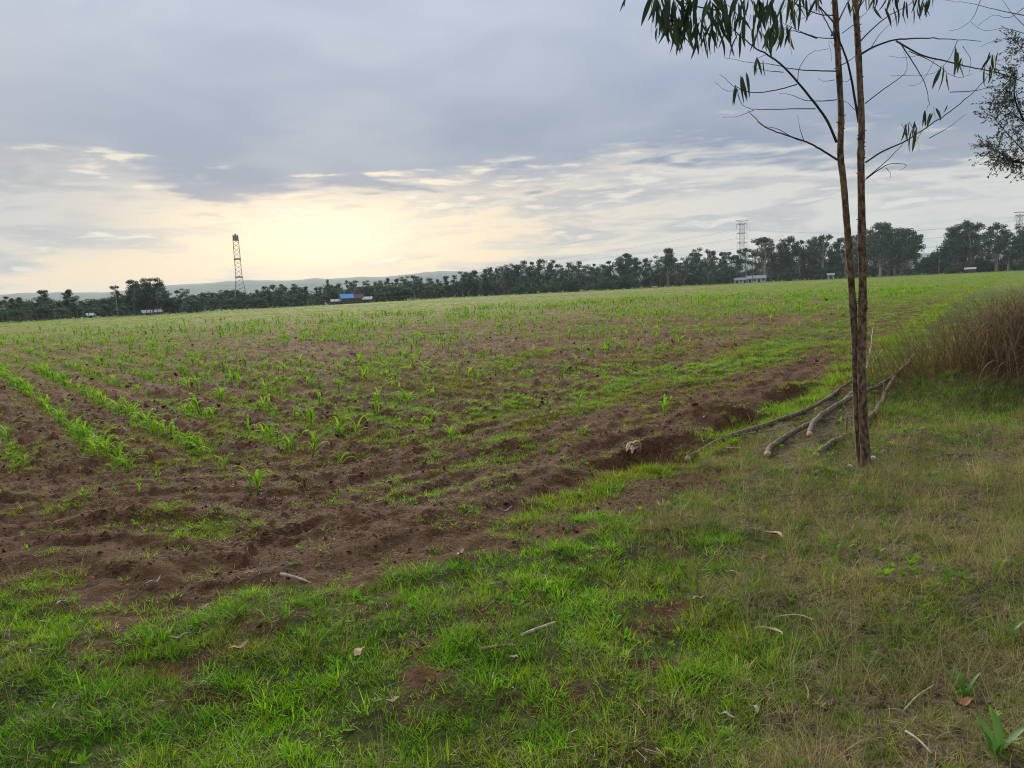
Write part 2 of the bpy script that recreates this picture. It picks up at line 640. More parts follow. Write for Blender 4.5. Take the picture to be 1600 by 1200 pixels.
OPEN = []           # parts of the headland that stay bare
for px, py, w, hh in [(600, 792, 190, 34), (170, 905, 260, 46), (60, 745, 110, 40), (900, 705, 110, 22), (480, 855, 200, 40), (1180, 640, 140, 24), (1020, 680, 90, 18)]:
    c = ground(px, py)
    a = ground(px + w, py - w * 0.2)
    b = ground(px, py - hh)
    OPEN.append((c[0], c[1], a[0] - c[0], a[1] - c[1], b[0] - c[0], b[1] - c[1], .62))


def ellipses(x, y, L):
    out = np.zeros(np.shape(x))
    rag = 0.55 * fbm(x * 2.2, y * 2.2, 401, 4) + 0.35 * fbm(x * 8, y * 8, 405, 2)
    for cx, cy, ax, ay, bx, by, k in L:
        det = ax * by - ay * bx
        qx, qy = x - cx, y - cy
        p = (qx * by - qy * bx) / det
        q = (ax * qy - ay * qx) / det
        e = p * p + q * q + rag
        out = np.maximum(out, k * (1 - sst(e, 0.15, 1.5)))
    return out


EDGE_AZ = [-180, -40, -33, -18, -9, 0, 8, 17, 26, 34, 45, 180]
EDGE_R = [150, 150, 150, 165, 198, 222, 242, 285, 290, 265, 240, 240]


def edge_r(a_deg):
    return np.interp(a_deg, EDGE_AZ, EDGE_R)


def masks(x, y):
    """turf cover, dryness, soil tone, long-grass share"""
    x = np.asarray(x, float)
    y = np.asarray(y, float)
    d, s = ditch_sd(x, y)
    r = np.hypot(x, y)
    a = np.degrees(np.arctan2(x, y))
    dj = d + 0.30 * fbm(x * 1.7, y * 1.7, 71, 4)
    dj = dj + 0.12 * fbm(x * 6, y * 6, 75, 3)
    verge = 1 - sst(dj, -0.40, 0.34)
    bare = ellipses(x, y, BARE)
    vg = np.clip(0.92 + 0.45 * fbm(x * 1.6, y * 1.6, 73, 4) - 1.1 * bare, 0, 1)
    # headland weeds, drawn out along the tyre marks
    pn = fbm(s * 0.55, d * 1.5, 77, 4)
    pn2 = fbm(x * 0.12, y * 0.12, 79, 3)
    hw = np.clip(0.07 + 0.85 * pn + 0.30 * pn2, 0, 1)
    hw = hw * (0.45 + 0.75 * sst(s, 14, 26))
    hw = np.maximum(hw, ellipses(x, y, PATCH))
    hw = np.clip(hw + 0.55 * sst(s, 27, 36) + 0.22 * sst(s, 19, 26) * sst(d, 1.3, 2.2), 0, 1)
    hw = hw * (1 - ellipses(x, y, OPEN))
    dband = np.exp(-((d - 0.12) / 0.2) ** 2) * sst(x, -0.3, 0.3) * (1 - sst(x, 2.6, 4.2))
    hw = np.maximum(hw, dband * 0.9)
    # field rows
    u = row_u(x, y)
    k = (u - ROW0) / ROWS
    rr = np.exp(-(((k - np.round(k)) * ROWS) / 0.13) ** 2)
    fw = np.clip(0.16 + 0.70 * fbm(x * 0.35, y * 0.5, 83, 4) + 0.45 * pn2 + 0.50 * rr * (0.4 + 0.9 * np.clip(fbm(x * 0.25, y * 0.25, 87, 2) + 0.35, 0, 1)), 0, 1)
    fw = np.clip(fw + 0.26 * sst(r, 16, 50) + 0.25 * sst(a, 5, 30) * sst(r, 14, 40), 0, 1)
    lr = sst(-a, 2, 14) * (1 - sst(r, 18, 34))
    fw = fw * (1 - .65 * lr * (1 - rr)) + .35 * lr * rr * (k > -.5)
    fw = np.maximum(fw, ellipses(x, y, PATCH))
    fw = np.maximum(fw, 0.95 * sst(r / edge_r(a), 0.72, 0.95))
    fld = sst(d, 2.8, 4.2)
    hum = np.exp(-np.abs((x - 7.4) / 1.9) ** 3 - np.abs((y - 9.7) / 1.1) ** 3)
    vg = vg * (1 - 0.9 * sst(hum, .25, .7))
    turf = verge * vg + (1 - verge) * (hw * (1 - fld) + fw * fld)
    dry = verge * np.clip(sst(x - 0.22 * (y - 2.4) + 0.4 * fbm(x * 1.1, y * 1.1, 91, 3), 0.0, 1.3) * (1 - 0.6 * sst(y - 0.45 * x, 4.5, 6.0) * sst(x, 3.2, 4.2)), 0, 1)
    dry = dry * np.clip(0.85 + 0.5 * fbm(x * 1.4, y * 1.4, 97, 3), .35, .88) + (1 - verge) * 0.15
    tone = np.clip(0.45 * sst(r, 8, 22) + 0.4 * fbm(x * 0.5, y * 0.5, 95, 3), 0, 1) * sst(d, 0.8, 2.5)
    return turf, dry, tone, d, verge


# ------------------------------------------------------------------ ground
def build_ground():
    azs = np.concatenate([np.arange(-180, -52, 4.0), np.arange(-52, 52.01, 0.16), np.arange(56, 180, 4.0)])
    rs = [0.0, 0.5, 0.9]
    r = 1.2
    while r < 45:
        rs.append(r)
        r *= 1.0078
    while r < 320:
        rs.append(r)
        r *= 1.02
    while r < 4300:
        rs.append(r)
        r *= 1.12
    rs = np.array(rs[1:] + [4400.0])
    A, RR = np.meshgrid(np.radians(azs), rs)
    x, y = (RR * np.sin(A)).ravel(), (RR * np.cos(A)).ravel()
    z = height(x, y)
    turf, dry, tone, d, verge = masks(x, y)
    na, nr = len(azs), len(rs)
    V = np.stack([x, y, z], 1)
    V = np.vstack([V, [[0, 0, h1(0, 0)]]])
    i, j = np.meshgrid(np.arange(nr - 1), np.arange(na), indexing='ij')
    j2 = (j + 1) % na
    Q = np.stack([i * na + j, i * na + j2, (i + 1) * na + j2, (i + 1) * na + j], -1).reshape(-1, 4)[:, ::-1]
    T = np.stack([np.arange(na), (np.arange(na) + 1) % na, np.full(na, nr * na)], 1)
    me = bpy.data.meshes.new('ground')
    nq, ntri = len(Q), len(T)
    me.vertices.add(len(V))
    me.vertices.foreach_set('co', V.astype(np.float32).ravel())
    me.loops.add(nq * 4 + ntri * 3)
    me.loops.foreach_set('vertex_index', np.concatenate([Q.ravel(), T.ravel()]).astype(np.int32))
    me.polygons.add(nq + ntri)
    me.polygons.foreach_set('loop_start', np.concatenate([np.arange(nq) * 4, nq * 4 + np.arange(ntri) * 3]).astype(np.int32))
    me.update(calc_edges=True)
    me.polygons.foreach_set('use_smooth', [True] * len(me.polygons))
    r = np.hypot(x, y)
    far = sst(r, 22, 90)
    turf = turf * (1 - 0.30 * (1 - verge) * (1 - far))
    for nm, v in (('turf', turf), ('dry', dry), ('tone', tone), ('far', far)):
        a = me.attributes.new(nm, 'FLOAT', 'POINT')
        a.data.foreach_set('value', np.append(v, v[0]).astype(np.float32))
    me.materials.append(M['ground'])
    put('ground', me, kind='structure', label='brown ploughed soil of the field and its grassy verge', cat='ground')


build_ground()


def build_hills():
    m = new_mat('wooded_hills')
    n = noise(objcoord(), 0.02, 5)
    out_shader(principled(cmix(n, (0.045, 0.06, 0.04), (0.09, 0.10, 0.07)), 0.95, 0.1))
    azs = np.arange(-70, 70.1, 0.25)
    rs = np.array([2300, 2500, 2700, 2850, 3000, 3200, 3500, 3900])
    prof = np.array([0.0, 0.25, 0.6, 0.86, 1.0, 0.85, 0.45, 0.0])
    V = []
    for k, r_ in enumerate(rs):
        x, y = r_ * np.sin(np.radians(azs)), r_ * np.cos(np.radians(azs))
        top = np.interp(azs, [-70, -40, -34, -30, -27, -24, -18, -10, -5, 3, 20, 40, 70], [70, 66, 60, 62, 58, 74, 78, 72, 80, 70, 60, 58, 60])
        top = top + 5 * fbm(azs * 0.30, azs * 0 + 3.3, 5, 4)
        wob = 1 + 0.25 * fbm(azs * 0.4, azs * 0 + k * 1.7, 15, 3)
        z = top * (prof[k] ** (wob)) if 0 < k < len(rs) - 1 else azs * 0 - 1.0
        V.append(np.stack([x, y, z], 1))
    V = np.vstack(V)
    na = len(azs)
    F = [(i * na + j, i * na + j + 1, (i + 1) * na + j + 1, (i + 1) * na + j) for i in range(len(rs) - 1) for j in range(na - 1)]
    put('hills', mesh('hills', V, [f[::-1] for f in F], m, True), kind='structure', label='low blue wooded hills on the horizon beyond the trees', cat='hills')


build_hills()


# ------------------------------------------------------------------ trees beyond the field
def leafy(mb, rs, c, rad, n, size, squash=0.8):
    """a clump of leaf-sized faces spread through a ball"""
    for _ in range(n):
        v = rs.normal(size=3)
        v /= np.linalg.norm(v) + 1e-9
        q = rad * rs.random() ** 0.38
        p = c + v * q * np.array([1, 1, squash])
        nn = v + np.array([0, 0, 0.35]) + rs.normal(size=3) * 0.55
        a = np.cross(nn, rs.normal(size=3))
        a /= np.linalg.norm(a) + 1e-9
        b = np.cross(a, nn)
        b /= np.linalg.norm(b) + 1e-9
        l, w = size * rs.uniform(0.7, 1.5), size * rs.uniform(0.35, 0.75)
        mb.add([p - a * l, p + b * w, p + a * l, p - b * w * 0.8], [(0, 1, 2, 3)])


def tree_proto(seed, kind):
    rs = np.random.default_rng(seed)
    tr, cr = MB(), MB()
    if kind == 'tall':
        base, top, wid, npf, pr, nl = 0.40, 0.92, 0.22, 18, 0.080, 95
    elif kind == 'full':
        base, top, wid, npf, pr, nl = 0.16, 0.90, 0.25, 27, 0.088, 90
    elif kind == 'slim':
        base, top, wid, npf, pr, nl = 0.14, 0.93, 0.14, 21, 0.072, 90
    elif kind == 'sparse':
        base, top, wid, npf, pr, nl = 0.47, 0.93, 0.22, 12, 0.064, 80
    else:                                   # shrub
        base, top, wid, npf, pr, nl = 0.15, 0.80, 0.55, 26, 0.22, 100
    lean = rs.normal(size=2) * 0.03
    n = 7
    tp = [np.array([lean[0] * t * t + 0.012 * rs.normal(), lean[1] * t * t + 0.012 * rs.normal(), t * top * 0.97]) for t in np.linspace(0, 1, n)]
    tp[0][2] = -0.03
    r0 = 0.022 if kind != 'shrub' else 0.03
    tr.tube(tp, [r0 * (1.25 if i == 0 else 1) * (1 - 0.8 * i / (n - 1)) for i in range(n)], 5)
    for k in range(npf):
        t = rs.random()
        zz = base + (top - base) * t
        env = {'tall': math.sin(math.pi * (0.18 + 0.72 * t)), 'sparse': math.sin(math.pi * (0.2 + 0.6 * t)), 'full': math.sin(math.pi * (0.25 + 0.65 * t)),
               'slim': 1 - 0.75 * t, 'shrub': math.sin(math.pi * (0.3 + 0.6 * t))}[kind]
        an = rs.uniform(0, 2 * math.pi)
        q = wid * env * rs.uniform(0.25, 1.0)
        c = np.array([math.cos(an) * q + lean[0] * zz, math.sin(an) * q + lean[1] * zz, zz])
        rad = pr * rs.uniform(0.7, 1.3) * (0.85 if t > 0.85 else 1)
        leafy(cr, rs, c, rad, int(nl * rs.uniform(0.7, 1.3)), 0.017 if kind != 'shrub' else 0.045)
        zb = max(0.08, zz - q * rs.uniform(0.7, 1.5) - 0.05)
        i0 = min(n - 1, zb / (top * 0.97) * (n - 1))
        b0 = tp[int(i0)] + (tp[min(n - 1, int(i0) + 1)] - tp[int(i0)]) * (i0 - int(i0))
        mid = (b0 + c) / 2 + np.array([0, 0, -0.02])
        tr.tube([b0, mid, c], [r0 * 0.42, r0 * 0.3, r0 * 0.12], 4, cap=False)
    return tr.build('trunk_' + kind, M['far_bark']), cr.build('crown_' + kind, M['crown_b'] if kind == 'shrub' else M['crown'])


PROTO = {k: [tree_proto(100 + 10 * i + j, k) for j in range(nv)] for i, (k, nv) in enumerate((('tall', 4), ('full', 4), ('slim', 3), ('sparse', 3), ('shrub', 4)))}
SKY = np.array([(-200, 455), (-100, 452), (0, 458), (20, 457), (50, 466), (68, 453), (90, 466), (108, 450), (122, 458), (145, 464), (165, 462), (185, 443), (197, 464), (207, 436), (220, 431), (245, 432), (255, 440), (266, 452), (275, 448),
                (290, 447), (301, 460), (310, 449), (325, 451), (345, 455), (360, 454), (380, 458), (400, 452), (435, 441), (455, 441), (475, 450), (490, 445), (515, 440), (555, 433), (590, 437), (620, 432), (660, 430), (680, 434), (720, 424),
                (745, 418), (800, 410), (835, 404), (855, 400), (880, 406), (900, 408), (925, 412), (945, 409), (962, 404), (980, 393), (1000, 402), (1020, 405), (1043, 387), (1060, 403), (1080, 394), (1095, 385), (1120, 392), (1150, 387), (1175, 386),
                (1195, 367), (1215, 380), (1235, 368), (1260, 376), (1285, 363), (1305, 374), (1330, 366), (1350, 358), (1375, 348), (1400, 360), (1412, 352), (1430, 362), (1445, 388), (1460, 390), (1475, 385), (1490, 352), (1517, 340), (1535, 362),
                (1555, 347), (1575, 366), (1595, 350), (1640, 352), (1720, 348), (1800, 345)], float)


def px_dir(px):
    d = ray(px, horizon_y(px))
    return math.degrees(math.atan2(d[0], d[1]))


def place_tree(px, dist, top_y, kind, label, group, wide=1.0, name=None, v=None):
    a = R(px_dir(px))
    hgt = max(1.2, (horizon_y(px) - top_y) * dist * math.cos(a) / FPX * 1.0 + H)
    x, y = dist * math.sin(a), dist * math.cos(a)
    z = h1(x, y)
    tr, cr = PROTO[kind][random.randrange(len(PROTO[kind])) if v is None else v]
    root = bpy.data.objects.new(name or ('shrub' if kind == 'shrub' else 'gum_tree'), None)
    COL.objects.link(root)
    root.location = (x, y, z)
    root.rotation_euler = (0, 0, random.uniform(0, 6.28))
    w = hgt * wide * random.uniform(0.92, 1.1)
    root.scale = (w, w, hgt)
    tag(root, label, 'shrub' if kind == 'shrub' else 'tree', group)
    put('trunk', tr, root)
    put('crown', cr, root)
    return root


STRETCH = [(60, 'at the far left end of the tree line'), (160, 'between the left end and the lone slim tree'), (265, 'beside the big round clump left of the mast'), (350, 'between the round clump and the mast'),
           (440, 'just right of the lattice mast'), (520, 'between the mast and the blue roofed shed'), (600, 'behind the blue roofed shed'), (720, 'right of the blue shed where the hills fade out'),
           (850, 'at the low left end of the dense wood'), (960, 'in the middle of the dense wood'), (1060, 'beside the broad crowned tree of the wood'), (1145, 'just left of the white roofed barns'),
           (1205, 'behind the white roofed barns'), (1320, 'between the barns and the twin trunks'), (1440, 'between the twin trunks and the gap'), (1540, 'around the tallest gum tree at the right'), (9999, 'at the right edge beyond the dry mound')]
LOOK = {'tall': 'tall bare trunked gum tree', 'full': 'bushy low branched gum tree', 'slim': 'narrow pointed gum tree', 'sparse': 'thin sparse topped gum tree', 'shrub': 'low dark shrub'}


def stretch(px, kind):
    lab = LOOK[kind] + ' ' + next(w for q, w in STRETCH if px < q)
    return lab, 'shrubs under the far tree line' if kind == 'shrub' else 'gum trees along the far edge of the field'


# the trees that stand out on the skyline
special = [(185, 443, 'sparse', 'lone slim gum tree with bare pale trunk left of the big round clump', 1.1), (213, 434, 'full', 'leftmost tree of the big round clump left of the mast', 1.2),
           (230, 431, 'full', 'middle and tallest tree of the big round clump left of the mast', 1.2), (246, 432, 'full', 'rightmost tree of the big round clump left of the mast', 1.15),
           (68, 452, 'tall', 'round topped gum tree near the left end of the tree line', 1.3), (108, 450, 'slim', 'pointed gum tree standing above the shrubs at the left', 1.5),
           (515, 434, 'slim', 'narrow pointed tree rising above the wood behind the blue roof', 0.8), (980, 393, 'tall', 'broad gum tree topping the dense wood with sky showing through its crown', 1.3),
           (1043, 387, 'tall', 'gum tree with a narrow top rising right of the broad crowned one', 1.15), (1195, 367, 'sparse', 'thin flat topped gum tree just right of the middle pylon', 1.2),
           (1235, 368, 'tall', 'open crowned gum tree between the pylon and the twin trunks', 1.3), (1285, 363, 'sparse', 'sparse gum tree just left of the twin trunks', 1.3),
           (1375, 346, 'tall', 'tall gum tree just right of the twin trunks', 1.25), (1412, 352, 'full', 'full crowned gum tree at the edge of the gap in the tree line', 1.1),
           (1430, 358, 'tall', 'gum tree leaning out over the gap in the tree line', 0.9), (1490, 352, 'full', 'dark gum tree on the right side of the gap', 1.05),
           (1517, 340, 'tall', 'tallest gum tree at the right with a round crown on a long trunk', 0.95), (1555, 347, 'tall', 'forked gum tree right of the tallest one', 1.15),
           (1595, 349, 'full', 'gum tree beside the pylon at the right edge', 1.0), (1460, 390, 'shrub', 'round dark tree filling the foot of the gap', 0.9)]
for px, ty, kind, lab, wd in special:
    place_tree(px, float(edge_r(px_dir(px))) + random.uniform(10, 22), ty, kind, lab, None, wd)
px = -190.0
while px < 1790:
    e = float(edge_r(px_dir(px)))
    ty = float(np.interp(px, SKY[:, 0], SKY[:, 1]))
    gap = 1438 < px < 1480
    b = horizon_y(px)
    if not gap:
        if px < 350:
            kind = random.choice(['full', 'full', 'full', 'tall', 'full', 'slim'])
            ty2 = ty + random.uniform(0, 11)
        else:
            kind = random.choice(['full', 'full', 'full', 'tall', 'slim'] if px < 800 else ['tall', 'tall', 'full', 'full', 'slim'] if px < 1130 else ['tall', 'tall', 'full', 'sparse', 'full'])
            ty2 = ty + random.uniform(-2, 4)
        place_tree(px, e + random.uniform(12, 34), min(ty2, b - 8), kind, *stretch(px, kind), random.uniform(1.15, 1.6) if px < 800 else random.uniform(0.9, 1.3))
        if random.random() < (0.6 if px < 480 else 0.95 if px < 1150 else 0.45):          # second row, lower, fills between
            k2 = random.choice(['full', 'full', 'tall'])
            place_tree(px + random.uniform(-5, 5), e + random.uniform(36, 70), min(ty + random.uniform(3, 15), b - 8), k2, *stretch(px, k2), random.uniform(1.0, 1.4))
    px += random.uniform(9, 15) if px > 350 else random.uniform(10, 16)
px = -190.0
while px < 1790:
    e = float(edge_r(px_dir(px)))
    b = horizon_y(px)
    if not (1150 < px < 1196 or 530 < px < 570):
        place_tree(px, e + random.uniform(5, 30), b - random.uniform(3, 14 if px < 480 else 17 if px < 1340 else 12), 'shrub', *stretch(px, 'shrub'), random.uniform(1.0, 1.5))
    if random.random() < (0.9 if px < 1180 else 0.6):
        place_tree(px + 6, e + random.uniform(40, 80), b - random.uniform(10, 24 if px < 1340 else 16), 'shrub', *stretch(px, 'shrub'), random.uniform(1.2, 1.9))
    px += random.uniform(12, 20)


# ------------------------------------------------------------------ mast and pylons
def spot(px, dist):
    a = R(px_dir(px))
    return dist * math.sin(a), dist * math.cos(a), 0.0


def el_h(px, top_y, dist):
    return (horizon_y(px) - top_y) * dist * math.cos(R(px_dir(px))) / FPX + H


def lattice(mb, prof, r, n):
    """four legs through (z, half width) profile with X bracing"""
    zs = np.linspace(prof[0][0], prof[-1][0], n + 1)
    hw = np.interp(zs, [p[0] for p in prof], [p[1] for p in prof])
    C = [(-1, -1), (1, -1), (1, 1), (-1, 1)]
    for cx, cy in C:
        mb.tube([(cx * w, cy * w, z) for z, w in zip(zs, hw)], r, 4)
    return zs, hw, C


def build_mast():
    dist = 215.0
    x, y, z = spot(368 + 9, dist)
    Ht = el_h(370, 368, dist)
    root = put('lattice_mast', None, loc=(x, y, 0), rot=(0, 0, 0.3), label='tall lattice mast with a dark rounded drum on top behind the left trees', cat='mast')
    k = Ht / 22.0
    prof = [(0, 2.1 * k), (9.3 * k, 0.88 * k), (Ht - 1.5 * k, 0.78 * k)]
    lg = MB()
    zs, hw, C = lattice(lg, prof, 0.06, 16)
    put('leg_frame', lg.build('leg_frame', M['rust']), root)
    br = MB()
    for i in range(len(zs) - 1):
        for j in range(4):
            a, b = C[j], C[(j + 1) % 4]
            br.tube([(a[0] * hw[i], a[1] * hw[i], zs[i]), (b[0] * hw[i + 1], b[1] * hw[i + 1], zs[i + 1])], 0.03, 3, False)
            br.tube([(b[0] * hw[i], b[1] * hw[i], zs[i]), (a[0] * hw[i + 1], a[1] * hw[i + 1], zs[i + 1])], 0.03, 3, False)
    put('bracing', br.build('bracing', M['rust']), root)
    for zz in (9.3 * k, 14.6 * k):
        p = MB()
        w = float(np.interp(zz, zs, hw)) + 0.12
        p.box(-w, w, -w, w, zz - 0.16, zz + 0.16)
        put('platform', p.build('platform', M['rust']), root)
    hd = MB()
    hd.tube([(0, 0, Ht - 2.0 * k), (0, 0, Ht - 0.2 * k)], 0.3 * k, 8)
    hd.tube([(0, 0, Ht - 0.2 * k), (0, 0, Ht + 0.05 * k)], [0.42 * k, 0.12 * k], 8)
    put('drum', hd.build('drum', M['rust']), root)
    pn = MB()
    pn.box(-0.16 * k, 0.16 * k, 0.70 * k, 0.82 * k, -0.75 * k, 0.75 * k)
    pn.box(-0.04 * k, 0.04 * k, 0.45 * k, 0.70 * k, -0.35 * k, -0.25 * k)
    pn.box(-0.04 * k, 0.04 * k, 0.45 * k, 0.70 * k, 0.25 * k, 0.35 * k)
    pn = pn.build('antenna_panel', M['rust'])
    for q in range(9):
        put('antenna_panel', pn, root, (0, 0, Ht - (1.1 + 0.12 * (q % 3)) * k), (0, 0, q * 2 * math.pi / 9))
    return root


build_mast()


def build_pylon(px, top_y, dist, label, rz):
    x, y, z = spot(px, dist)
    Ht = el_h(px, top_y, dist)
    root = put('electricity_pylon', None, loc=(x, y, 0), rot=(0, 0, rz), label=label, cat='pylon', group='pylons of the power line')
    k = Ht / 30.0
    lg = MB()
    zs, hw, C = lattice(lg, [(0, 2.6 * k), (16 * k, 1.0 * k), (Ht - 1 * k, 0.95 * k)], 0.10, 12)
    put('leg_frame', lg.build('leg_frame', M['steel']), root)
    br = MB()
    for i in range(len(zs) - 1):
        for j in range(4):
            a, b = C[j], C[(j + 1) % 4]
            br.tube([(a[0] * hw[i], a[1] * hw[i], zs[i]), (b[0] * hw[i + 1], b[1] * hw[i + 1], zs[i + 1])], 0.04, 3, False)
            br.tube([(b[0] * hw[i], b[1] * hw[i], zs[i]), (a[0] * hw[i + 1], a[1] * hw[i + 1], zs[i + 1])], 0.04, 3, False)
    put('bracing', br.build('bracing', M['steel']), root)
    tips = []
    for zz, ln in ((Ht, 3.5), (Ht - 1.6 * k, 2.7), (Ht - 6.0 * k, 2.6), (Ht - 10.6 * k, 2.6)):
        ln *= k
        a = MB()
        for sgn in (-0.5, 0.5):
            a.tube([(-ln, 0, zz), (-1.0 * k, sgn * 1.6 * k, zz - 0.25 * k), (1.0 * k, sgn * 1.6 * k, zz - 0.25 * k), (ln, 0, zz)], 0.09, 4)
        a.tube([(-ln, 0, zz), (0, 0, zz + 0.35 * k), (ln, 0, zz)], 0.07, 4)
        put('cross_arm', a.build('cross_arm', M['steel']), root)
        if zz < Ht:
            for sgn in (-1, 1):
                i_ = MB()
                i_.tube([(sgn * ln, 0, zz), (sgn * ln, 0, zz - 2.6 * k)], 0.09, 5)
                put('insulator', i_.build('insulator', M['steel']), root)
                tips.append((sgn * ln, zz - 2.6 * k))
    c, s_ = math.cos(rz), math.sin(rz)
    return [(x + c * t, y + s_ * t, zz) for t, zz in tips], root


p1, r1 = build_pylon(1160, 347, 360.0, 'steel pylon with stacked cross arms rising behind the white roofed barns', 0.15)
p2, r2 = build_pylon(1591, 334, 352.0, 'steel pylon at the right edge behind the tall gum trees', 0.1)
for a, b in zip(p1, p2):
    w = MB()
    n = 14
    w.tube([(a[0] + (b[0] - a[0]) * t, a[1] + (b[1] - a[1]) * t, a[2] + (b[2] - a[2]) * t - 5.0 * 4 * t * (1 - t) * 0.6) for t in np.linspace(0, 1, n)], 0.022, 3)
    put('power_line', w.build('power_line', M['wire']), label='thin power line sagging between the two pylons', cat='cable', group='power lines between the pylons')
for i, a in enumerate(p1):
    b = np.array(spot(330, 560.0)) + np.array([0, 0, 9.0 + 2.5 * (i // 2)])
    w = MB()
    w.tube([(a[0] + (b[0] - a[0]) * t, a[1] + (b[1] - a[1]) * t, a[2] + (b[2] - a[2]) * t - 5.0 * 4 * t * (1 - t)) for t in np.linspace(0, 1, 18)], 0.022, 3)
    put('power_line', w.build('power_line', M['wire']), label='thin power line running left from the middle pylon', cat='cable', group='power lines left of the middle pylon')


# ------------------------------------------------------------------ farm buildings
def building(px, dist, w, dpt, hh, rise, roof, wall, label, name, cat, rz=0.0, doors=2):
    x, y, z = spot(px, dist)
    root = put(name, None, loc=(x, y, h1(x, y)), rot=(0, 0, -R(px_dir(px)) + rz), label=label, cat=cat)
    b = MB()
    b.box(-w / 2, w / 2, -dpt / 2, dpt / 2, -0.2, hh)
    b.add([(-w / 2, -dpt / 2, hh), (-w / 2, dpt / 2, hh), (-w / 2, 0, hh + rise)], [(0, 1, 2)])
    b.add([(w / 2, -dpt / 2, hh), (w / 2, 0, hh + rise), (w / 2, dpt / 2, hh)], [(0, 1, 2)])
    put('wall', b.build('wall', M[wall]), root)
    r_ = MB()
    o = 0.35
    sl = rise / (dpt / 2)
    for sg in (-1, 1):
        e = [(-w / 2 - o, sg * (dpt / 2 + o), hh - sl * o + .02), (w / 2 + o, sg * (dpt / 2 + o), hh - sl * o + .02), (w / 2 + o, 0, hh + rise + .02), (-w / 2 - o, 0, hh + rise + .02)]
        t = [(p[0], p[1], p[2] + 0.08) for p in e]
        q = [(0, 1, 2, 3), (7, 6, 5, 4), (0, 4, 5, 1), (1, 5, 6, 2), (2, 6, 7, 3), (3, 7, 4, 0)]
        r_.add(e + t, q if sg > 0 else [k[::-1] for k in q])
    put('roof', r_.build('roof', M[roof]), root)
    for i in range(doors):
        d_ = MB()
        cx = -w / 2 + w * (i + 0.5) / doors
        ww = w / doors * 0.28
        d_.box(cx - ww, cx + ww, -dpt / 2 - 0.03, -dpt / 2 - 0.002, 0.5 if i % 2 else 0.0, hh * 0.78)
        put('window' if i % 2 else 'door', d_.build('opening', M['opening']), root)
    return root


ed = lambda p: float(edge_r(px_dir(p)))
building(1181, ed(1181) + 9, 6.2, 4, 1.5, 0.9, 'roof_white', 'wall_pale', 'larger white roofed barn, right of the two below the pylon', 'barn', 'barn', 0.15, 4)
building(1157, ed(1157) + 10, 4.2, 3.5, 1.2, 0.7, 'roof_white', 'wall_pale', 'smaller white roofed barn, left of the two below the pylon', 'barn', 'barn', 0.1, 3)
building(541, ed(541) + 6, 2.6, 2.6, 1.5, 0.8, 'roof_blue', 'wall_brown', 'small farm shed with a bright blue roof', 'shed', 'shed', 0.2, 2)
building(556, ed(556) + 8, 2.8, 2.6, 1.35, 0.8, 'wall_brown', 'wall_brown', 'brown roofed shed against the right side of the blue roofed one', 'shed', 'shed', 0.1, 2)
building(572, ed(572) + 9, 2.6, 2.2, 0.9, 0.5, 'wall_pale', 'wall_brown', 'low grey roofed lean-to right of the brown shed', 'shed', 'shed', -0.1, 1)
building(525, ed(525) + 9, 2.0, 2.0, 0.8, 0.4, 'wall_pale', 'wall_brown', 'low grey hut left of the blue roofed shed', 'shed', 'shed', 0.0, 1)
building(140, ed(140) + 7, 0.8, 1.0, .55, 0.25, 'roof_white', 'wall_pale', 'tiny white roofed hut among the left trees', 'hut', 'hut', 0.2, 1)
building(229, ed(229) + 8, 1.3, 1.2, .55, 0.3, 'roof_white', 'wall_pale', 'small white roofed house under the big round clump', 'house', 'house', 0.1, 1)
building(246, ed(246) + 9, 0.8, 1.0, .6, 0.25, 'roof_white', 'wall_pale', 'smaller white roofed hut beside the house under the round clump', 'hut', 'hut', 0.1, 1)
building(1298, ed(1298) + 8, 1.9, 2.2, 1.5, 0.5, 'roof_white', 'wall_pale', 'small white roofed hut just left of the twin trunks', 'hut', 'hut', 0.1, 1)
building(1516, ed(1516) + 8, 2.6, 2.4, 1.2, 0.4, 'wall_pale', 'wall_brown', 'low house with a pale roof under the tallest gum tree', 'house', 'house', 0.0, 3)


# fences and poles along the far edge of the field
def fence(pxs, off, label, hh=1.25):
    x0, y0, _ = spot(pxs[0], ed(pxs[0]) + off)
    root = put('fence', None, loc=(x0, y0, h1(x0, y0)), label=label, cat='fence')
    pm = MB()
    pm.tube([(0, 0, -0.3), (0.01, 0, hh * 0.6), (0.02, 0.01, hh)], [0.07, 0.065, 0.06], 6)
    pm = pm.build('post', M['post'])
    P = []
    for p in pxs:
        x, y, _ = spot(p, ed(p) + off)
        z = h1(x, y)
        P.append((x - x0, y - y0, z - root.location.z))
        put('post', pm, root, P[-1], (random.uniform(-.05, .05), random.uniform(-.05, .05), random.uniform(0, 3)), (1, 1, random.uniform(.85, 1.15)))
    for q in (0.4, 0.75, 1.1):
        w = MB()
        w.tube([(a[0], a[1], a[2] + q * hh / 1.25) for a in P], 0.012, 3)
        put('wire', w.build('wire', M['wire']), root)


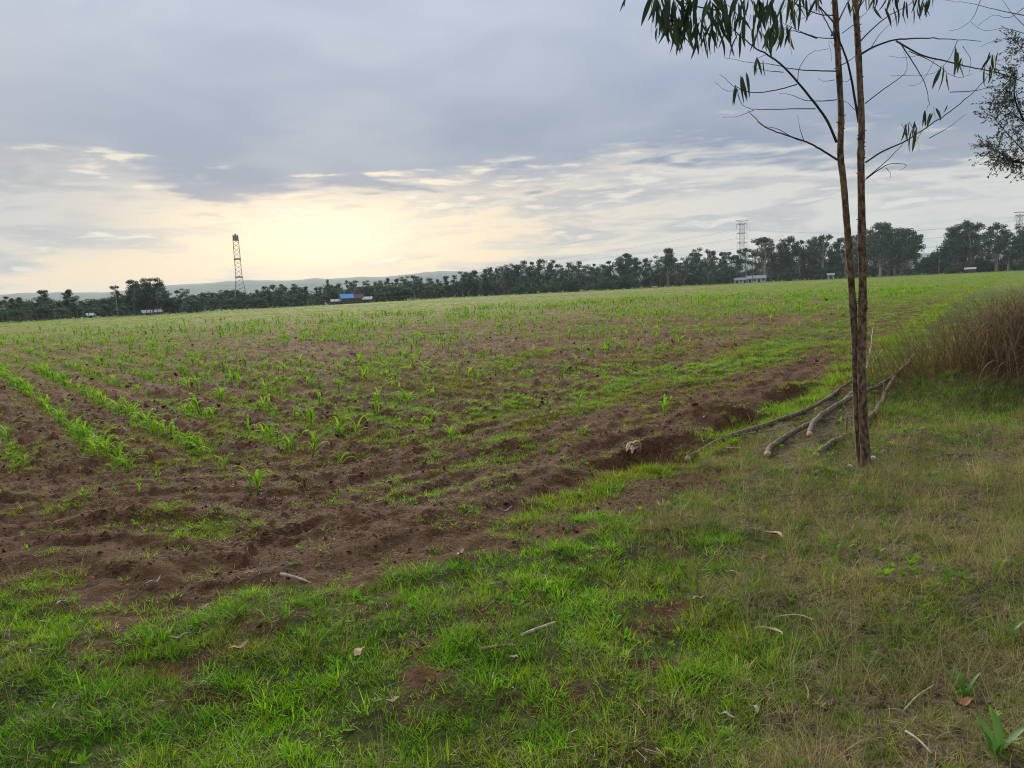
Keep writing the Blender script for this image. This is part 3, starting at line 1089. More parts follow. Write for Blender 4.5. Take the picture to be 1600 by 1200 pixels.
fence(list(np.arange(-60, 330, 9.0)), 2.0, 'post and wire fence along the field edge under the left trees')
fence(list(np.arange(330, 800, 8.0)), 2.0, 'post and wire fence along the field edge before the middle wood')
fence(list(np.arange(1368, 1480, 7.0)), 2.0, 'post and wire fence along the field edge across the gap')
for p, ty, lab in ((183, 452, 'thin pale pole standing below the lone slim gum tree'), (234, 484, 'short dark post in the field before the round clump'), (1467, 401, 'pale thick post standing in the gap of the tree line'),
                   (1176, 405, 'dark pole standing before the larger barn')):
    dd = ed(p) + (3 if p != 234 else -12)
    x, y, _ = spot(p, dd)
    hp = max(1.2, el_h(p, ty, dd))
    b = MB()
    b.tube([(0, 0, -0.3), (0, 0, hp)], [0.11, 0.08], 6)
    put('pole', b.build('pole', M['pale_bark'] if 'pale' in lab else M['post']), loc=(x, y, h1(x, y)), label=lab, cat='pole')


# ------------------------------------------------------------------ the young gum tree with two trunks
def build_gum():
    rs = random.Random(5)
    base = ground(1349, 732)
    Y0 = float(base[1])
    root = put('young_gum_tree', None, loc=tuple(base), label='young gum tree with two thin brown trunks rising from one foot', cat='tree')

    def L(p):
        return tuple(np.asarray(p) - base)
    T1 = [(1347, 736), (1343, 690), (1339, 640), (1337, 580), (1335, 520), (1330, 440), (1324, 360), (1318, 285), (1313, 240), (1314, 180), (1310, 100), (1304, 0), (1297, -110), (1288, -230), (1284, -330)]
    T2 = [(1354, 740), (1351, 690), (1348, 630), (1346, 560), (1348, 480), (1347, 400), (1346, 320), (1345, 240), (1346, 190), (1341, 80), (1336, 0), (1330, -110), (1328, -230), (1335, -350)]
    for T, dy, nm, r0, r1 in ((T1, 0.03, 'trunk', 0.031, 0.020), (T2, -0.03, 'trunk', 0.038, 0.017)):
        P = [at(p[0], p[1], Y0 + dy) for p in T]
        P = spline(P, 90)
        P[0][2] = P[0][2] - 0.05
        rad = []
        for i in range(90):
            t = i / 89
            q = r0 + (r1 - r0) * t + (0.010 * math.exp(-t * 40)) + rs.uniform(-0.0012, 0.0012)
            if rs.random() < 0.16:
                q *= 1.10
            rad.append(q)
        b = MB()
        b.tube([L(p) for p in P], rad, 12, True, 0.03, rs)
        for _ in range(70):             # small stubs where twigs were shed
            i = rs.randrange(14, 86)
            an = rs.uniform(0, 6.28)
            o = Vector((math.cos(an), math.sin(an), 0.3))
            p = Vector(L(P[i]))
            b.tube([p + o * rad[i] * 0.8, p + o * (rad[i] + rs.uniform(0.005, 0.014))], [0.006, 0.003], 4)
        put('trunk', b.build('trunk', M['bark'], True), root)
    cp = lambda X, Y_: (960 + X / 2.5, Y_ / 2.5)
    BR = [  # spots along each branch, root radius, depth drift towards its end
        ([(868, 555), (830, 470), (780, 400), (715, 320), (650, 250), (600, 215), (540, 180), (470, 120), (400, 40)], .013, -.5),
        ([(872, 625), (800, 580), (740, 550), (660, 525), (590, 495), (540, 450), (520, 430)], .010, .3),
        ([(740, 550), (725, 500), (715, 450)], .004, .1), ([(700, 540), (640, 505), (590, 495), (555, 478)], .004, .15),
        ([(690, 535), (720, 550), (735, 562)], .003, .1),
        ([(870, 278), (780, 276), (700, 270), (620, 252), (540, 245), (430, 225)], .006, .4), ([(660, 282), (600, 276), (540, 262)], .004, .2),
        ([(868, 390), (800, 395), (740, 390), (690, 370), (640, 365)], .005, -.3),
        ([(785, 425), (700, 425), (600, 428), (540, 425), (500, 410), (480, 370)], .005, -.4), ([(545, 430), (480, 455), (425, 458)], .003, -.4),
        ([(712, 330), (640, 350), (560, 362), (510, 355), (460, 330), (410, 290)], .006, -.5), ([(500, 350), (440, 355), (395, 325)], .003, -.5),
        ([(715, 320), (725, 260), (770, 205), (840, 190)], .004, -.1), ([(860, 312), (820, 318), (795, 305)], .003, .1),
        ([(955, 480), (938, 380), (922, 290), (905, 225), (880, 160), (850, 80), (800, 25), (760, -40), (690, -120)], .013, -.3),
        ([(866, 160), (830, 90), (790, 10), (740, -70)], .007, .3), ([(790, 150), (720, 125), (640, 110), (560, 60)], .005, -.4), ([(866, 150), (790, 145), (700, 110), (620, 70)], .005, .3),
        ([(862, 60), (800, 55), (720, 20), (640, -30)], .006, -.3), ([(885, 255), (925, 232), (960, 200)], .005, .0),
        ([(965, 210), (1020, 180), (1100, 155), (1200, 150), (1300, 152), (1430, 160)], .010, -.3),
        ([(1100, 160), (1200, 215), (1300, 240), (1400, 265), (1500, 285), (1600, 320), (1700, 370)], .008, -.5),
        ([(1115, 165), (1170, 250), (1215, 330), (1228, 400), (1220, 430)], .006, .3),
        ([(978, 405), (1050, 350), (1120, 300), (1145, 260), (1130, 190)], .005, -.2),
        ([(980, 635), (1050, 590), (1130, 555), (1200, 510), (1290, 450), (1370, 390), (1440, 320), (1480, 260)], .008, -.3),
        ([(982, 700), (1030, 665), (1080, 640), (1140, 645), (1110, 668)], .006, .2), ([(1060, 655), (1078, 675), (1078, 692)], .003, .1),
        ([(985, 695), (1050, 640), (1120, 570), (1150, 520)], .005, -.1), ([(1230, 540), (1300, 500), (1375, 445)], .004, -.2),
        ([(962, 160), (1000, 120), (1060, 70), (1130, 30), (1220, -20)], .007, -.2), ([(955, 30), (990, -20), (1040, -90)], .006, .2),
        ([(1150, 200), (1240, 240), (1330, 300), (1400, 290)], .004, .2), ([(1340, 160), (1300, 240), (1230, 290), (1080, 295)], .003, .3),
        ([(1310, 360), (1400, 355), (1470, 340), (1560, 330)], .004, -.2), ([(1430, 0), (1400, 70), (1350, 110), (1305, 122)], .003, .2),
        ([(1600, 60), (1500, 40), (1400, 15), (1280, 0)], .004, .3), ([(1600, 130), (1520, 110), (1450, 120), (1390, 85)], .003, -.2), ([(1600, 30), (1540, 70), (1480, 60), (1420, 100)], .003, .1),
        ([(1600, 170), (1540, 150), (1480, 160), (1430, 180)], .003, .2), ([(1600, 100), (1560, 60), (1530, 20), (1510, -10)], .003, .1),
        ([(1360, 180), (1390, 230), (1385, 290)], .003, .1), ([(1255, 225), (1200, 320), (1150, 335)], .002, .2), ([(1200, 215), (1130, 225), (1070, 218)], .002, .1),
        ([(890, 130), (940, 90), (990, 40), (1030, -20)], .004, .2), ([(930, 300), (905, 320), (880, 315)], .003, .05),
        ([(940, 430), (915, 405), (890, 395)], .003, .05), ([(1000, 190), (1040, 130), (1110, 60)], .004, .1), ([(870, 200), (840, 160), (850, 240)], .002, .1),
        ([(720, 30), (680, 110), (640, 165)], .003, -.3), ([(600, 210), (560, 230), (548, 260)], .003, -.4), ([(640, 60), (600, 130), (590, 190)], .003, -.4),
        ([(800, 25), (760, 60), (690, 90), (640, 130)], .003, -.3), ([(400, 40), (300, 20), (200, -20), (120, -60)], .007, -.6), ([(470, 120), (400, 130), (340, 110)], .004, -.5)]
    ends = []
    for pts, r0, drift in BR:
        n = len(pts)
        P = [at(*cp(*p), Y0 + drift * (i / (n - 1))) for i, p in enumerate(pts)]
        P = spline(P, max(8, n * 4))
        P = P + np.array([[rs.gauss(0, .003) for _ in range(3)] for _ in P]) * np.linspace(0, 1, len(P))[:, None]
        b = MB()
        m = len(P)
        b.tube([L(p) for p in P], [max(0.0013, .85 * r0 * (1 - 0.78 * i / (m - 1))) for i in range(m)], 6)
        put('branch', b.build('branch', M['twig'], True), root)
        ends.append(P)

    # leaves: long hanging sickles
    def leaf_mesh(seed):
        q = random.Random(seed)
        n = 9
        bend = q.uniform(-0.22, 0.22)
        cup = q.uniform(0.1, 0.3)
        tw = q.uniform(-0.6, 0.6)
        v, f = [], []
        for i in range(n):
            t = i / (n - 1)
            w = 0.062 * math.sin(math.pi * min(1, t * 0.97 + 0.03)) ** 0.75 * (1.25 - 0.5 * t) * (1 if t > .06 else .35)
            cx = bend * math.sin(t * 2.2) * 0.6
            a = tw * t
            ca, sa = math.cos(a), math.sin(a)
            for s_, lift in ((-1, cup), (0, 0), (1, cup)):
                lx, ly = w * s_, w * lift * abs(s_)
                v.append((cx + lx * ca - ly * sa, 0.10 * math.sin(t * 3) * q.uniform(.8, 1.2) * .4 + lx * sa + ly * ca, -t))
        for i in range(n - 1):
            for k in range(2):
                f.append((i * 3 + k, i * 3 + k + 1, i * 3 + k + 4, i * 3 + k + 3))
        return mesh('leaf', v, f, M['gum_leaf'], True)
    LM = [leaf_mesh(i) for i in range(8)]
    stuff = []

    def leaf(px, py, Y, ln, tilt=0.3):
        p = L(at(px, py, Y))
        put('leaf', LM[rs.randrange(8)], root, p, (rs.gauss(0, tilt), rs.gauss(0, tilt), rs.uniform(0, 6.28)), (ln * rs.uniform(.8, 1.25), ln, ln))
    # dense hanging cluster at the top left
    CL = [(150, 500, -30, 135, 120, .20), (230, 470, 60, 160, 16, .17), (480, 705, -20, 140, 66, .18), (560, 690, 90, 110, 8, .16), (690, 790, -30, 40, 16, .15), (970, 1250, -30, 60, 42, .135), (840, 960, -30, 5, 4, .13)]
    for x0, x1, y0, y1, n, ln in CL:
        for _ in range(n):
            X = rs.uniform(x0, x1)
            t = rs.random() ** 1.5
            if x0 == 150:
                t *= min(1, 0.45 + (X - 150) / 220)
            if x0 == 970:
                t *= 0.35 + 0.65 * (1 - abs(X - 1090) / 160)
            c = cp(X, y0 + (y1 - y0) * t)
            leaf(c[0], c[1], Y0 + (rs.uniform(-.7, -.2) if X < 800 else rs.uniform(-.4, .2)), ln * rs.uniform(.75, 1.2), 0.26)
    for x_, y_, n, ln, spx in ((500, 290, 4, .20, 22), (470, 340, 3, .15, 12), (565, 225, 4, .14, 16), (1130, 480, 5, .14, 26), (1190, 510, 5, .19, 26), (1225, 440, 5, .15, 26), (1165, 465, 3, .12, 10), (1330, 190, 4, .22, 14), (1290, 265, 4, .19, 16),
                               (1355, 225, 2, .12, 6), (1490, 205, 4, .16, 22), (1460, 250, 3, .18, 10), (1560, 180, 2, .19, 10), (1470, 200, 2, .12, 6), (1250, 410, 2, .13, 8), (1300, 405, 1, .07, 3), (50, -30, 2, .17, 5), (165, 95, 3, .10, 10)):
        for _ in range(n):
            c = cp(x_ + rs.uniform(-spx, spx), y_ + rs.uniform(-12, 12))
            leaf(c[0], c[1], Y0 + rs.uniform(-.35, .05), ln * rs.uniform(.8, 1.1), 0.22)
    # crown above the frame
    fo = MB()
    tb = MB()
    for _ in range(26):
        an, q = rs.uniform(0, 6.28), rs.uniform(0.2, 1.3)
        zz = rs.uniform(4.1, 6.2)
        c = Vector((math.cos(an) * q - 0.2, math.sin(an) * q, zz))
        st = Vector((L(at(1300, -150, Y0))[0], 0, zz - 0.5 * q - 0.1))
        tb.tube([st, (st + c) / 2 + Vector((0, 0, .05)), c], [.008, .005, .002], 5)
        for _k in range(16):
            p = c + Vector((rs.gauss(0, .16), rs.gauss(0, .16), rs.gauss(0, .13)))
            l_ = rs.uniform(.12, .19)
            a = rs.uniform(0, 6.28)
            w = Vector((math.cos(a), math.sin(a), 0)) * l_ * .075
            d_ = Vector((rs.gauss(0, .25), rs.gauss(0, .25), -1)).normalized() * l_
            fo.add([p, p + d_ * .4 + w, p + d_, p + d_ * .4 - w], [(0, 1, 2, 3)])
    o = put('foliage', fo.build('foliage', M['gum_leaf']), root)
    o['kind'] = 'stuff'
    put('branch', tb.build('branch', M['twig']), root)
    return root


build_gum()


# ------------------------------------------------------------------ wattle reaching in from the right
def build_wattle():
    rs = random.Random(11)
    Y = 8.0
    b0 = at(1760, 620, Y)
    b0[2] = h1(b0[0], b0[1])
    root = put('wattle_tree', None, loc=tuple(b0), label='fine leaved wattle tree reaching into view at the upper right edge', cat='tree')
    L = lambda p: tuple(np.asarray(p) - b0)
    tr = MB()
    tr.tube([L(b0 - np.array([0, 0, .1]))] + [L(p) for p in spline([at(1758, 500, Y), at(1745, 330, Y), at(1725, 150, Y), at(1715, 0, Y), at(1700, -150, Y)], 14)], [.06] + list(np.linspace(.055, .02, 14)), 8)
    put('trunk', tr.build('trunk', M['bark'], True), root)
    fo = MB()
    for pts, rr in (([(1740, 330), (1680, 290), (1620, 255), (1580, 215), (1545, 175)], (0, 1)), ([(1735, 300), (1660, 230), (1600, 190), (1562, 160)], (0, 1)), ([(1735, 350), (1660, 300), (1610, 262), (1560, 245)], (0, 1)),
                    ([(1728, 200), (1660, 140), (1610, 95), (1585, 60)], (0, 1)), ([(1620, 255), (1580, 250), (1548, 225)], (0, 1)), ([(1725, 180), (1670, 60), (1640, -40)], (0, 1)), ([(1600, 190), (1585, 150), (1590, 110)], (0, 1))):
        n = len(pts)
        dr = rs.uniform(-.5, .5)
        P = spline([at(*p, Y + dr * i / (n - 1)) for i, p in enumerate(pts)], 26)
        b = MB()
        b.tube([L(p) for p in P], [.011 * (1 - .8 * i / 25) for i in range(26)], 5)
        put('branch', b.build('branch', M['twig'], True), root)
        for i in range(7, 26):
            for _ in range(4):
                st = Vector(L(P[i]))
                d_ = Vector((rs.uniform(-1, .3), rs.uniform(-.7, .7), rs.uniform(-.7, .7))).normalized()
                ln = rs.uniform(.08, .26)
                fo.tube([st, st + d_ * ln], [.0016, .001], 3, False)
                for k in range(int(ln / .012)):
                    q = st + d_ * ln * rs.uniform(.15, 1.05)
                    a = (d_ * .8 + Vector((rs.gauss(0, .6), rs.gauss(0, .6), rs.gauss(0, .6)))).normalized() * rs.uniform(.02, .042)
                    w = a.cross(Vector((rs.gauss(0, 1), rs.gauss(0, 1), rs.gauss(0, 1)))).normalized() * .0058
                    fo.add([q, q + a * .5 + w, q + a, q + a * .5 - w], [(0, 1, 2, 3)])
    o = put('foliage', fo.build('foliage', M['wattle_leaf']), root)
    o['kind'] = 'stuff'


build_wattle()


# ------------------------------------------------------------------ fallen branches
def fallen(pts, r0, r1, label, lifts=None, mat='log_bark', cut=True):
    rs = random.Random(len(label))
    P = []
    lifts = lifts or [0.02] * len(pts)
    for (px, py), lf in zip(pts, lifts):
        g = ground(px, py)
        P.append(g + np.array([0, 0, r0 * 0.75 + lf]))
    P = spline(P, 46)
    w_ = np.cumsum(np.array([[rs.gauss(0, .006), rs.gauss(0, .006), rs.gauss(0, .003)] for _ in range(46)]), 0)
    P = P + w_ - np.linspace(0, 1, 46)[:, None] * w_[-1]
    o = P[0].copy()
    root = put('fallen_branch', None, loc=tuple(o), label=label, cat='branch', group='cut branches lying by the ditch')
    b = MB()
    rad = [(r0 + (r1 - r0) * i / 45) * (1.0 + (0.13 if rs.random() < .12 else rs.uniform(-.04, .04))) for i in range(46)]
    b.tube([p - o for p in P], rad, 10, True, .06, rs)
    for _ in range(7 if cut else 1):
        i = rs.randrange(8, 44)
        d_ = Vector((rs.gauss(0, 1), rs.gauss(0, 1), abs(rs.gauss(0, .6)))).normalized()
        p = Vector(P[i] - o)
        q_ = rs.choice((.02, .04, .10, .22, .35))
        e_ = Vector((rs.gauss(0, .25), rs.gauss(0, .25), rs.gauss(0, .15)))
        b.tube([p, p + d_ * (rad[i] + q_ * .5), p + (d_ + e_) * (rad[i] + q_)], [rad[i] * (.45 if q_ < .08 else .25), rad[i] * .25, rad[i] * (.22 if q_ < .08 else .06)], 6)
    put('stem', b.build('stem', M[mat], True), root)
    if cut:
        e = MB()
        d_ = Vector(P[0] - P[2]).normalized()
        sl = Vector((rs.gauss(0, .3), rs.gauss(0, .3), .5))
        e.tube([Vector((0, 0, 0)) - d_ * .01, d_ * .012, d_ * .045 + sl * .012], [rad[0] * 1.03, rad[0] * .98, rad[0] * .45], 9, True, .08, rs)
        put('cut_end', e.build('cut_end', M['cut_wood']), root)
    return root


fallen([(1074, 724), (1110, 702), (1150, 684), (1200, 668), (1250, 650), (1290, 630), (1320, 608), (1345, 590)], .031, .020, 'longest cut branch, leftmost, curving away from the ditch', cut=True)
fallen([(1200, 716), (1222, 697), (1255, 676), (1285, 655), (1312, 634), (1338, 614)], .029, .022, 'cut branch with a pale sawn tip lying between the longest one and the forked one')
fallen([(1266, 690), (1280, 670), (1305, 655), (1340, 634), (1380, 612), (1410, 594), (1428, 580)], .030, .024, 'forked cut branch propped across the others towards the dry mound', [.05, .10, .14, .12, .10, .16, .22])
fallen([(1275, 714), (1310, 692), (1340, 673), (1368, 648), (1385, 624), (1402, 604), (1412, 585)], .028, .023, 'half hidden cut branch in the grass behind the twin trunks', [0, 0, 0, .02, .06, .10, .14])
fallen([(1340, 592), (1356, 578), (1363, 560), (1365, 545), (1365, 532)], .011, .005, 'thin white bare twig standing up behind the twin trunks', [0, .06, .17, .26, .34], 'pale_bark', False)
fallen([(1350, 588), (1365, 574), (1378, 560)], .008, .004, 'short white twig beside the upright bare one', [.02, .08, .15], 'pale_bark', False)

# ------------------------------------------------------------------ grass and other ground cover
HID = bpy.data.collections.new('cover_sources')


def blades(seed, n, spread, hmin, hmax, wid, lean, curl, segs=4, flat=0.0):
    rs = np.random.default_rng(seed)
    V, F, A = [], [], []
    for _ in range(n):
        an, q = rs.uniform(0, 2 * math.pi), spread * math.sqrt(rs.random())
        bx, by = math.cos(an) * q, math.sin(an) * q
        da = an + rs.normal() * 0.9
        hh = rs.uniform(hmin, hmax)
        ln = abs(rs.normal(0.6, 0.5)) * lean
        cu = curl * rs.uniform(0.3, 1.4)
        wv = rs.random()
        w = wid * rs.uniform(0.6, 1.3)
        fa = rs.uniform(0, math.pi)
        sx, sy = math.cos(fa) * w / 2, math.sin(fa) * w / 2
        o = len(V)
        ang = ln
        x, z = 0.0, 0.0
        for i in range(segs + 1):
            t = i / segs
            k = 1 - t ** 1.6
            px, py = bx + math.cos(da) * x, by + math.sin(da) * x
            if i < segs:
                V += [(px - sx * k, py - sy * k, z - 0.01), (px + sx * k, py + sy * k, z - 0.01)]
                A += [wv, wv]
            else:
                V.append((px, py, z - 0.01))
                A.append(wv)
            a = ang + cu * t
            x += math.sin(a) * hh / segs
            z += math.cos(a) * hh / segs * (1 - flat)
        for i in range(segs - 1):
            F.append((o + 2 * i, o + 2 * i + 1, o + 2 * i + 3, o + 2 * i + 2))
        F.append((o + 2 * segs - 2, o + 2 * segs - 1, o + 2 * segs))
    return V, F, A


def source(name, col, mat, *a, **k):
    V, F, A = blades(*a, **k)
    o = bpy.data.objects.new(name, mesh(name, V, F, mat, True, {'vary': A}))
    col.objects.link(o)


def src_col(name):
    c = bpy.data.collections.new(name)
    return c


def scatter(name, col, pos, rz, scl, idx, tint, label, cat, tilt=None):
    n = len(pos)
    me = bpy.data.meshes.new(name)
    me.vertices.add(n)
    me.vertices.foreach_set('co', np.asarray(pos, np.float32).ravel())
    rot = np.zeros((n, 3))
    if tilt is not None:
        rot[:, :2] = tilt
    rot[:, 2] = rz
    for k, v, ty, fld in (('rot', rot, 'FLOAT_VECTOR', 'vector'), ('scl', scl, 'FLOAT_VECTOR', 'vector'), ('idx', idx, 'INT', 'value'), ('tint', np.hstack([tint, np.ones((n, 1))]), 'FLOAT_COLOR', 'color')):
        a = me.attributes.new(k, ty, 'POINT')
        a.data.foreach_set(fld, np.asarray(v, np.int32 if ty == 'INT' else np.float32).ravel())
    o = put(name, me, kind='stuff', label=label, cat=cat)
    g = bpy.data.node_groups.new(name, 'GeometryNodeTree')
    g.interface.new_socket('Geometry', in_out='INPUT', socket_type='NodeSocketGeometry')
    g.interface.new_socket('Geometry', in_out='OUTPUT', socket_type='NodeSocketGeometry')
    gi, go = g.nodes.new('NodeGroupInput'), g.nodes.new('NodeGroupOutput')
    ip = g.nodes.new('GeometryNodeInstanceOnPoints')
    ci = g.nodes.new('GeometryNodeCollectionInfo')
    ci.inputs['Collection'].default_value = col
    ci.inputs['Separate Children'].default_value = True
    ci.inputs['Reset Children'].default_value = True
    g.links.new(gi.outputs[0], ip.inputs['Points'])
    g.links.new(ci.outputs[0], ip.inputs['Instance'])
    ip.inputs['Pick Instance'].default_value = True
    for nm, ty, sock in (('idx', 'INT', 'Instance Index'), ('rot', 'FLOAT_VECTOR', 'Rotation'), ('scl', 'FLOAT_VECTOR', 'Scale')):
        na = g.nodes.new('GeometryNodeInputNamedAttribute')
        na.data_type = ty
        na.inputs[0].default_value = nm
        out = [s for s in na.outputs if s.enabled][0]
        g.links.new(out, ip.inputs[sock])
    g.links.new(ip.outputs[0], go.inputs[0])
    md = o.modifiers.new('scatter', 'NODES')
    md.node_group = g
    return o


def ring(r0, r1, dens, amax=46):
    area = R(2 * amax) / 2 * (r1 * r1 - r0 * r0)
    n = int(area * dens)
    a = np.radians(rng.uniform(-amax, amax, n))
    r = np.sqrt(rng.uniform(r0 * r0, r1 * r1, n))
    return r * np.sin(a), r * np.cos(a)


def sample(rings, amax=46):
    X, Y, K = [], [], []
    for r0, r1, dens, k in rings:
        x, y = ring(r0, r1, dens, amax)
        X.append(x); Y.append(y); K.append(np.full(len(x), k))
    return np.concatenate(X), np.concatenate(Y), np.concatenate(K)


def lerp(a, b, t):
    t = np.asarray(t)[:, None]
    return np.asarray(a) * (1 - t) + np.asarray(b) * t


VIVID, GREEN, OLIVE, DRY, RED = (0.20, 0.43, 0.006), (0.10, 0.27, 0.006), (0.215, 0.235, 0.020), (0.46, 0.37, 0.19), (0.27, 0.16, 0.08)

turf_c = src_col('turf_sources')
for i in range(5):
    source(f'turf_{i}', turf_c, M['grass'], 10 + i, 26, .07, .035, .085, .0045, .7, .9, 3)
for i in range(5):
    source(f'turf_{5 + i}', turf_c, M['grass'], 30 + i, 18, .05, .05, .12, .0060, .7, 1.0, 4)


LOGLINES = [[(1074, 724), (1110, 702), (1150, 684), (1200, 668), (1250, 650), (1290, 630), (1320, 608), (1345, 590)], [(1200, 716), (1255, 676), (1312, 634), (1338, 614)],
            [(1266, 690), (1305, 655), (1380, 612), (1428, 580)]]


def log_clear(x, y):
    best = np.full(np.shape(x), 9.0)
    for Lp in LOGLINES:
        P = [ground(*p)[:2] for p in Lp]
        for a, b in zip(P[:-1], P[1:]):
            v = b - a
            t = np.clip(((x - a[0]) * v[0] + (y - a[1]) * v[1]) / (v @ v), 0, 1)
            # grass just in front of a branch is trodden down too
            best = np.minimum(best, np.hypot(x - a[0] - t * v[0], (y - a[1] - t * v[1]) + .05))
    return best


def cover():
    # turf of the verge
    x, y, k = sample([(1.0, 4, 620, .95), (4, 7, 470, 1.0), (7, 12, 230, 1.2), (12, 22, 60, 1.5), (22, 45, 12, 2.0)])
    turf, dry, tone, d, verge = masks(x, y)
    cl = fbm(x * 2.6, y * 2.6, 201, 3)
    lc = log_clear(x, y)
    keep = (verge > 0.3) & (lc > .11) & (rng.random(len(x)) < np.clip(turf * 1.1 - 0.05, 0, 1) * (1 - 0.38 * dry) * np.clip(0.75 + 0.9 * cl, 0.2, 1))
    x, y, k, turf, dry, cl = (v[keep] for v in (x, y, k, turf, dry, cl))
    n = len(x)
    viv = np.clip(0.55 + 1.1 * fbm(x * 0.9, y * 0.9, 205, 3) + rng.normal(0, .2, n) - 0.7 * dry, 0, 1)
    c = lerp(GREEN, VIVID, viv)
    t = np.clip(0.10 + 0.7 * fbm(x * 1.9, y * 1.9, 207, 3) + 0.65 * dry + rng.normal(0, .15, n), 0, 1)
    c = c * (1 - t[:, None]) + np.asarray(OLIVE) * t[:, None]
    dd = (rng.random(n) < 0.04 + 0.30 * dry)
    c[dd] = lerp(OLIVE, DRY, rng.random(dd.sum()))
    c = c * rng.uniform(0.75, 1.25, (n, 1))
    big = rng.random(n) < np.clip(0.10 + 0.8 * cl + 0.1 * viv, 0.02, 0.7)
    idx = rng.integers(0, 5, n) + 5 * big
    s = k * rng.uniform(0.55, 1.15, n) * (1 - 0.25 * (dry > .5))
    scl = np.stack([s, s, s * rng.uniform(0.55, 1.0, n)], 1)
    scatter('grass', turf_c, np.stack([x, y, height(x, y)], 1), rng.uniform(0, 6.28, n), scl, idx, c, 'short green grass covering the near verge', 'grass', rng.normal(0, .12, (n, 2)))
    # weeds of the headland and the field
    x, y, k = sample([(3.5, 7, 420, .8), (7, 12, 320, .9), (12, 20, 140, 1.15), (20, 35, 42, 1.5), (35, 60, 16, 2.1), (60, 100, 5.0, 3.0), (100, 160, 1.6, 4.2), (160, 290, .35, 5.5)], 42)
    turf, dry, tone, d, verge = masks(x, y)
    r = np.hypot(x, y)
    ok = (verge < 0.7) & (d > -0.2) & (r < edge_r(np.degrees(np.arctan2(x, y))) * 0.99)
    keep = ok & (log_clear(x, y) > .10) & (rng.random(len(x)) < np.clip(turf * 1.15 + 0.03, 0, 1) ** 1.25)
    x, y, k, turf, d, r = (v[keep] for v in (x, y, k, turf, d, r))
    n = len(x)
    viv = np.clip(0.45 + 0.9 * fbm(x * 0.4, y * 0.4, 215, 3) + rng.normal(0, .25, n), 0, 1)
    c = lerp(OLIVE, VIVID, viv) * rng.uniform(0.75, 1.2, (n, 1))
    idx = rng.integers(0, 10, n)
    dband = (np.abs(d - 0.12) < 0.3) & (x > 0)
    s = k * rng.uniform(0.7, 1.35, n) * (0.85 + 0.2 * dband)
    hz = np.where(k > 1.1, 1.0 / np.sqrt(k), 1.0)
    scl = np.stack([s, s, s * hz * rng.uniform(0.5, 0.85, n) * (1 + 0.5 * dband)], 1)
    scatter('field_weeds', turf_c, np.stack([x, y, height(x, y)], 1), rng.uniform(0, 6.28, n), scl, idx, c, 'low green weeds sprouting in patches across the brown field', 'weeds')
    # dry and long grass of the verge at the right
    dry_c = src_col('dry_sources')
    for i in range(4):
        source(f'dry_{i}', dry_c, M['straw'], 50 + i, 16, .06, .10, .24, .0030, .8, 1.3, 5)
    for i in range(3):
        source(f'dry_{4 + i}', dry_c, M['straw'], 60 + i, 9, .035, .18, .34, .0026, .3, .5, 5)
    for i in range(3):
        source(f'dry_{7 + i}', dry_c, M['straw'], 70 + i, 22, .10, .08, .20, .0032, 1.6, .6, 3, flat=.3)
    x, y, k = sample([(1.0, 4, 520, .9), (4, 7, 360, 1.0), (7, 12, 170, 1.15), (12, 22, 35, 1.4)])
    turf, dry, tone, d, verge = masks(x, y)
    cl = fbm(x * 1.8, y * 1.8, 221, 3)
    p = np.clip(0.12 + 0.95 * dry * np.clip(0.75 + cl, .2, 1.2) + 0.10 * (cl > .25), 0, 1)
    bare = ellipses(x, y, BARE)
    keep = (verge > .35) & (log_clear(x, y) > .15) & (rng.random(len(x)) < p * (1 - .7 * bare))
    x, y, k, dry, cl = (v[keep] for v in (x, y, k, dry, cl))
    n = len(x)
    t = rng.random(n)
    c = lerp(OLIVE, DRY, np.clip(rng.random(n) * .8 + .5 * dry - .2, 0, 1))
    m = rng.random(n) < 0.25
    c[m] = lerp(RED, DRY, rng.random(m.sum()) * .6)
    g = rng.random(n) < 0.30
    c[g] = lerp(GREEN, OLIVE, rng.random(g.sum()))
    c *= rng.uniform(.7, 1.2, (n, 1))
    idx = np.where(t < .45, rng.integers(0, 4, n), np.where(t < .62, rng.integers(4, 7, n), rng.integers(7, 10, n)))
    s = k * rng.uniform(.5, 1.0, n)
    scatter('dry_grass', dry_c, np.stack([x, y, height(x, y)], 1), rng.uniform(0, 6.28, n), np.stack([s, s, s], 1), idx, c, 'thin brown and olive dry grass mixed through the right of the verge', 'dry grass', rng.normal(0, .15, (n, 2)))
    # straw and old roots lying on the soil
    st_c = src_col('straw_sources')
    for i in range(5):
        source(f'straw_{i}', st_c, M['straw'], 80 + i, 7, .09, .03, .11, .0028, 2.0, .2, 2, flat=.92)
    x, y, k = sample([(1.2, 7, 260, .9), (7, 12, 150, 1.1), (12, 20, 70, 1.4), (20, 35, 20, 2.0), (35, 60, 4, 3)], 42)
    turf, dry, tone, d, verge = masks(x, y)
    keep = rng.random(len(x)) < np.where(d > 0.2, .35 + .5 * np.clip(fbm(x * .7, y * .7, 231, 3) + .2, 0, 1), np.clip(.15 + fbm(x * 1.5, y * 1.5, 233, 3) + .5 * dry, .05, .9))
    x, y, k = x[keep], y[keep], k[keep]
    n = len(x)
    c = lerp((0.14, .085, .05), (.44, .34, .21), rng.random(n) ** 1.8)
    s = k * rng.uniform(.6, 1.3, n)
    scatter('straw_litter', st_c, np.stack([x, y, height(x, y) + .012 + .03 * (d[keep] < 0) * rng.random(n)], 1), rng.uniform(0, 6.28, n), np.stack([s, s, s], 1), rng.integers(0, 5, n), c, 'scraps of straw and old roots strewn over the bare soil', 'straw')
    # low broad leaved weeds
    ro_c = src_col('rosette_sources')
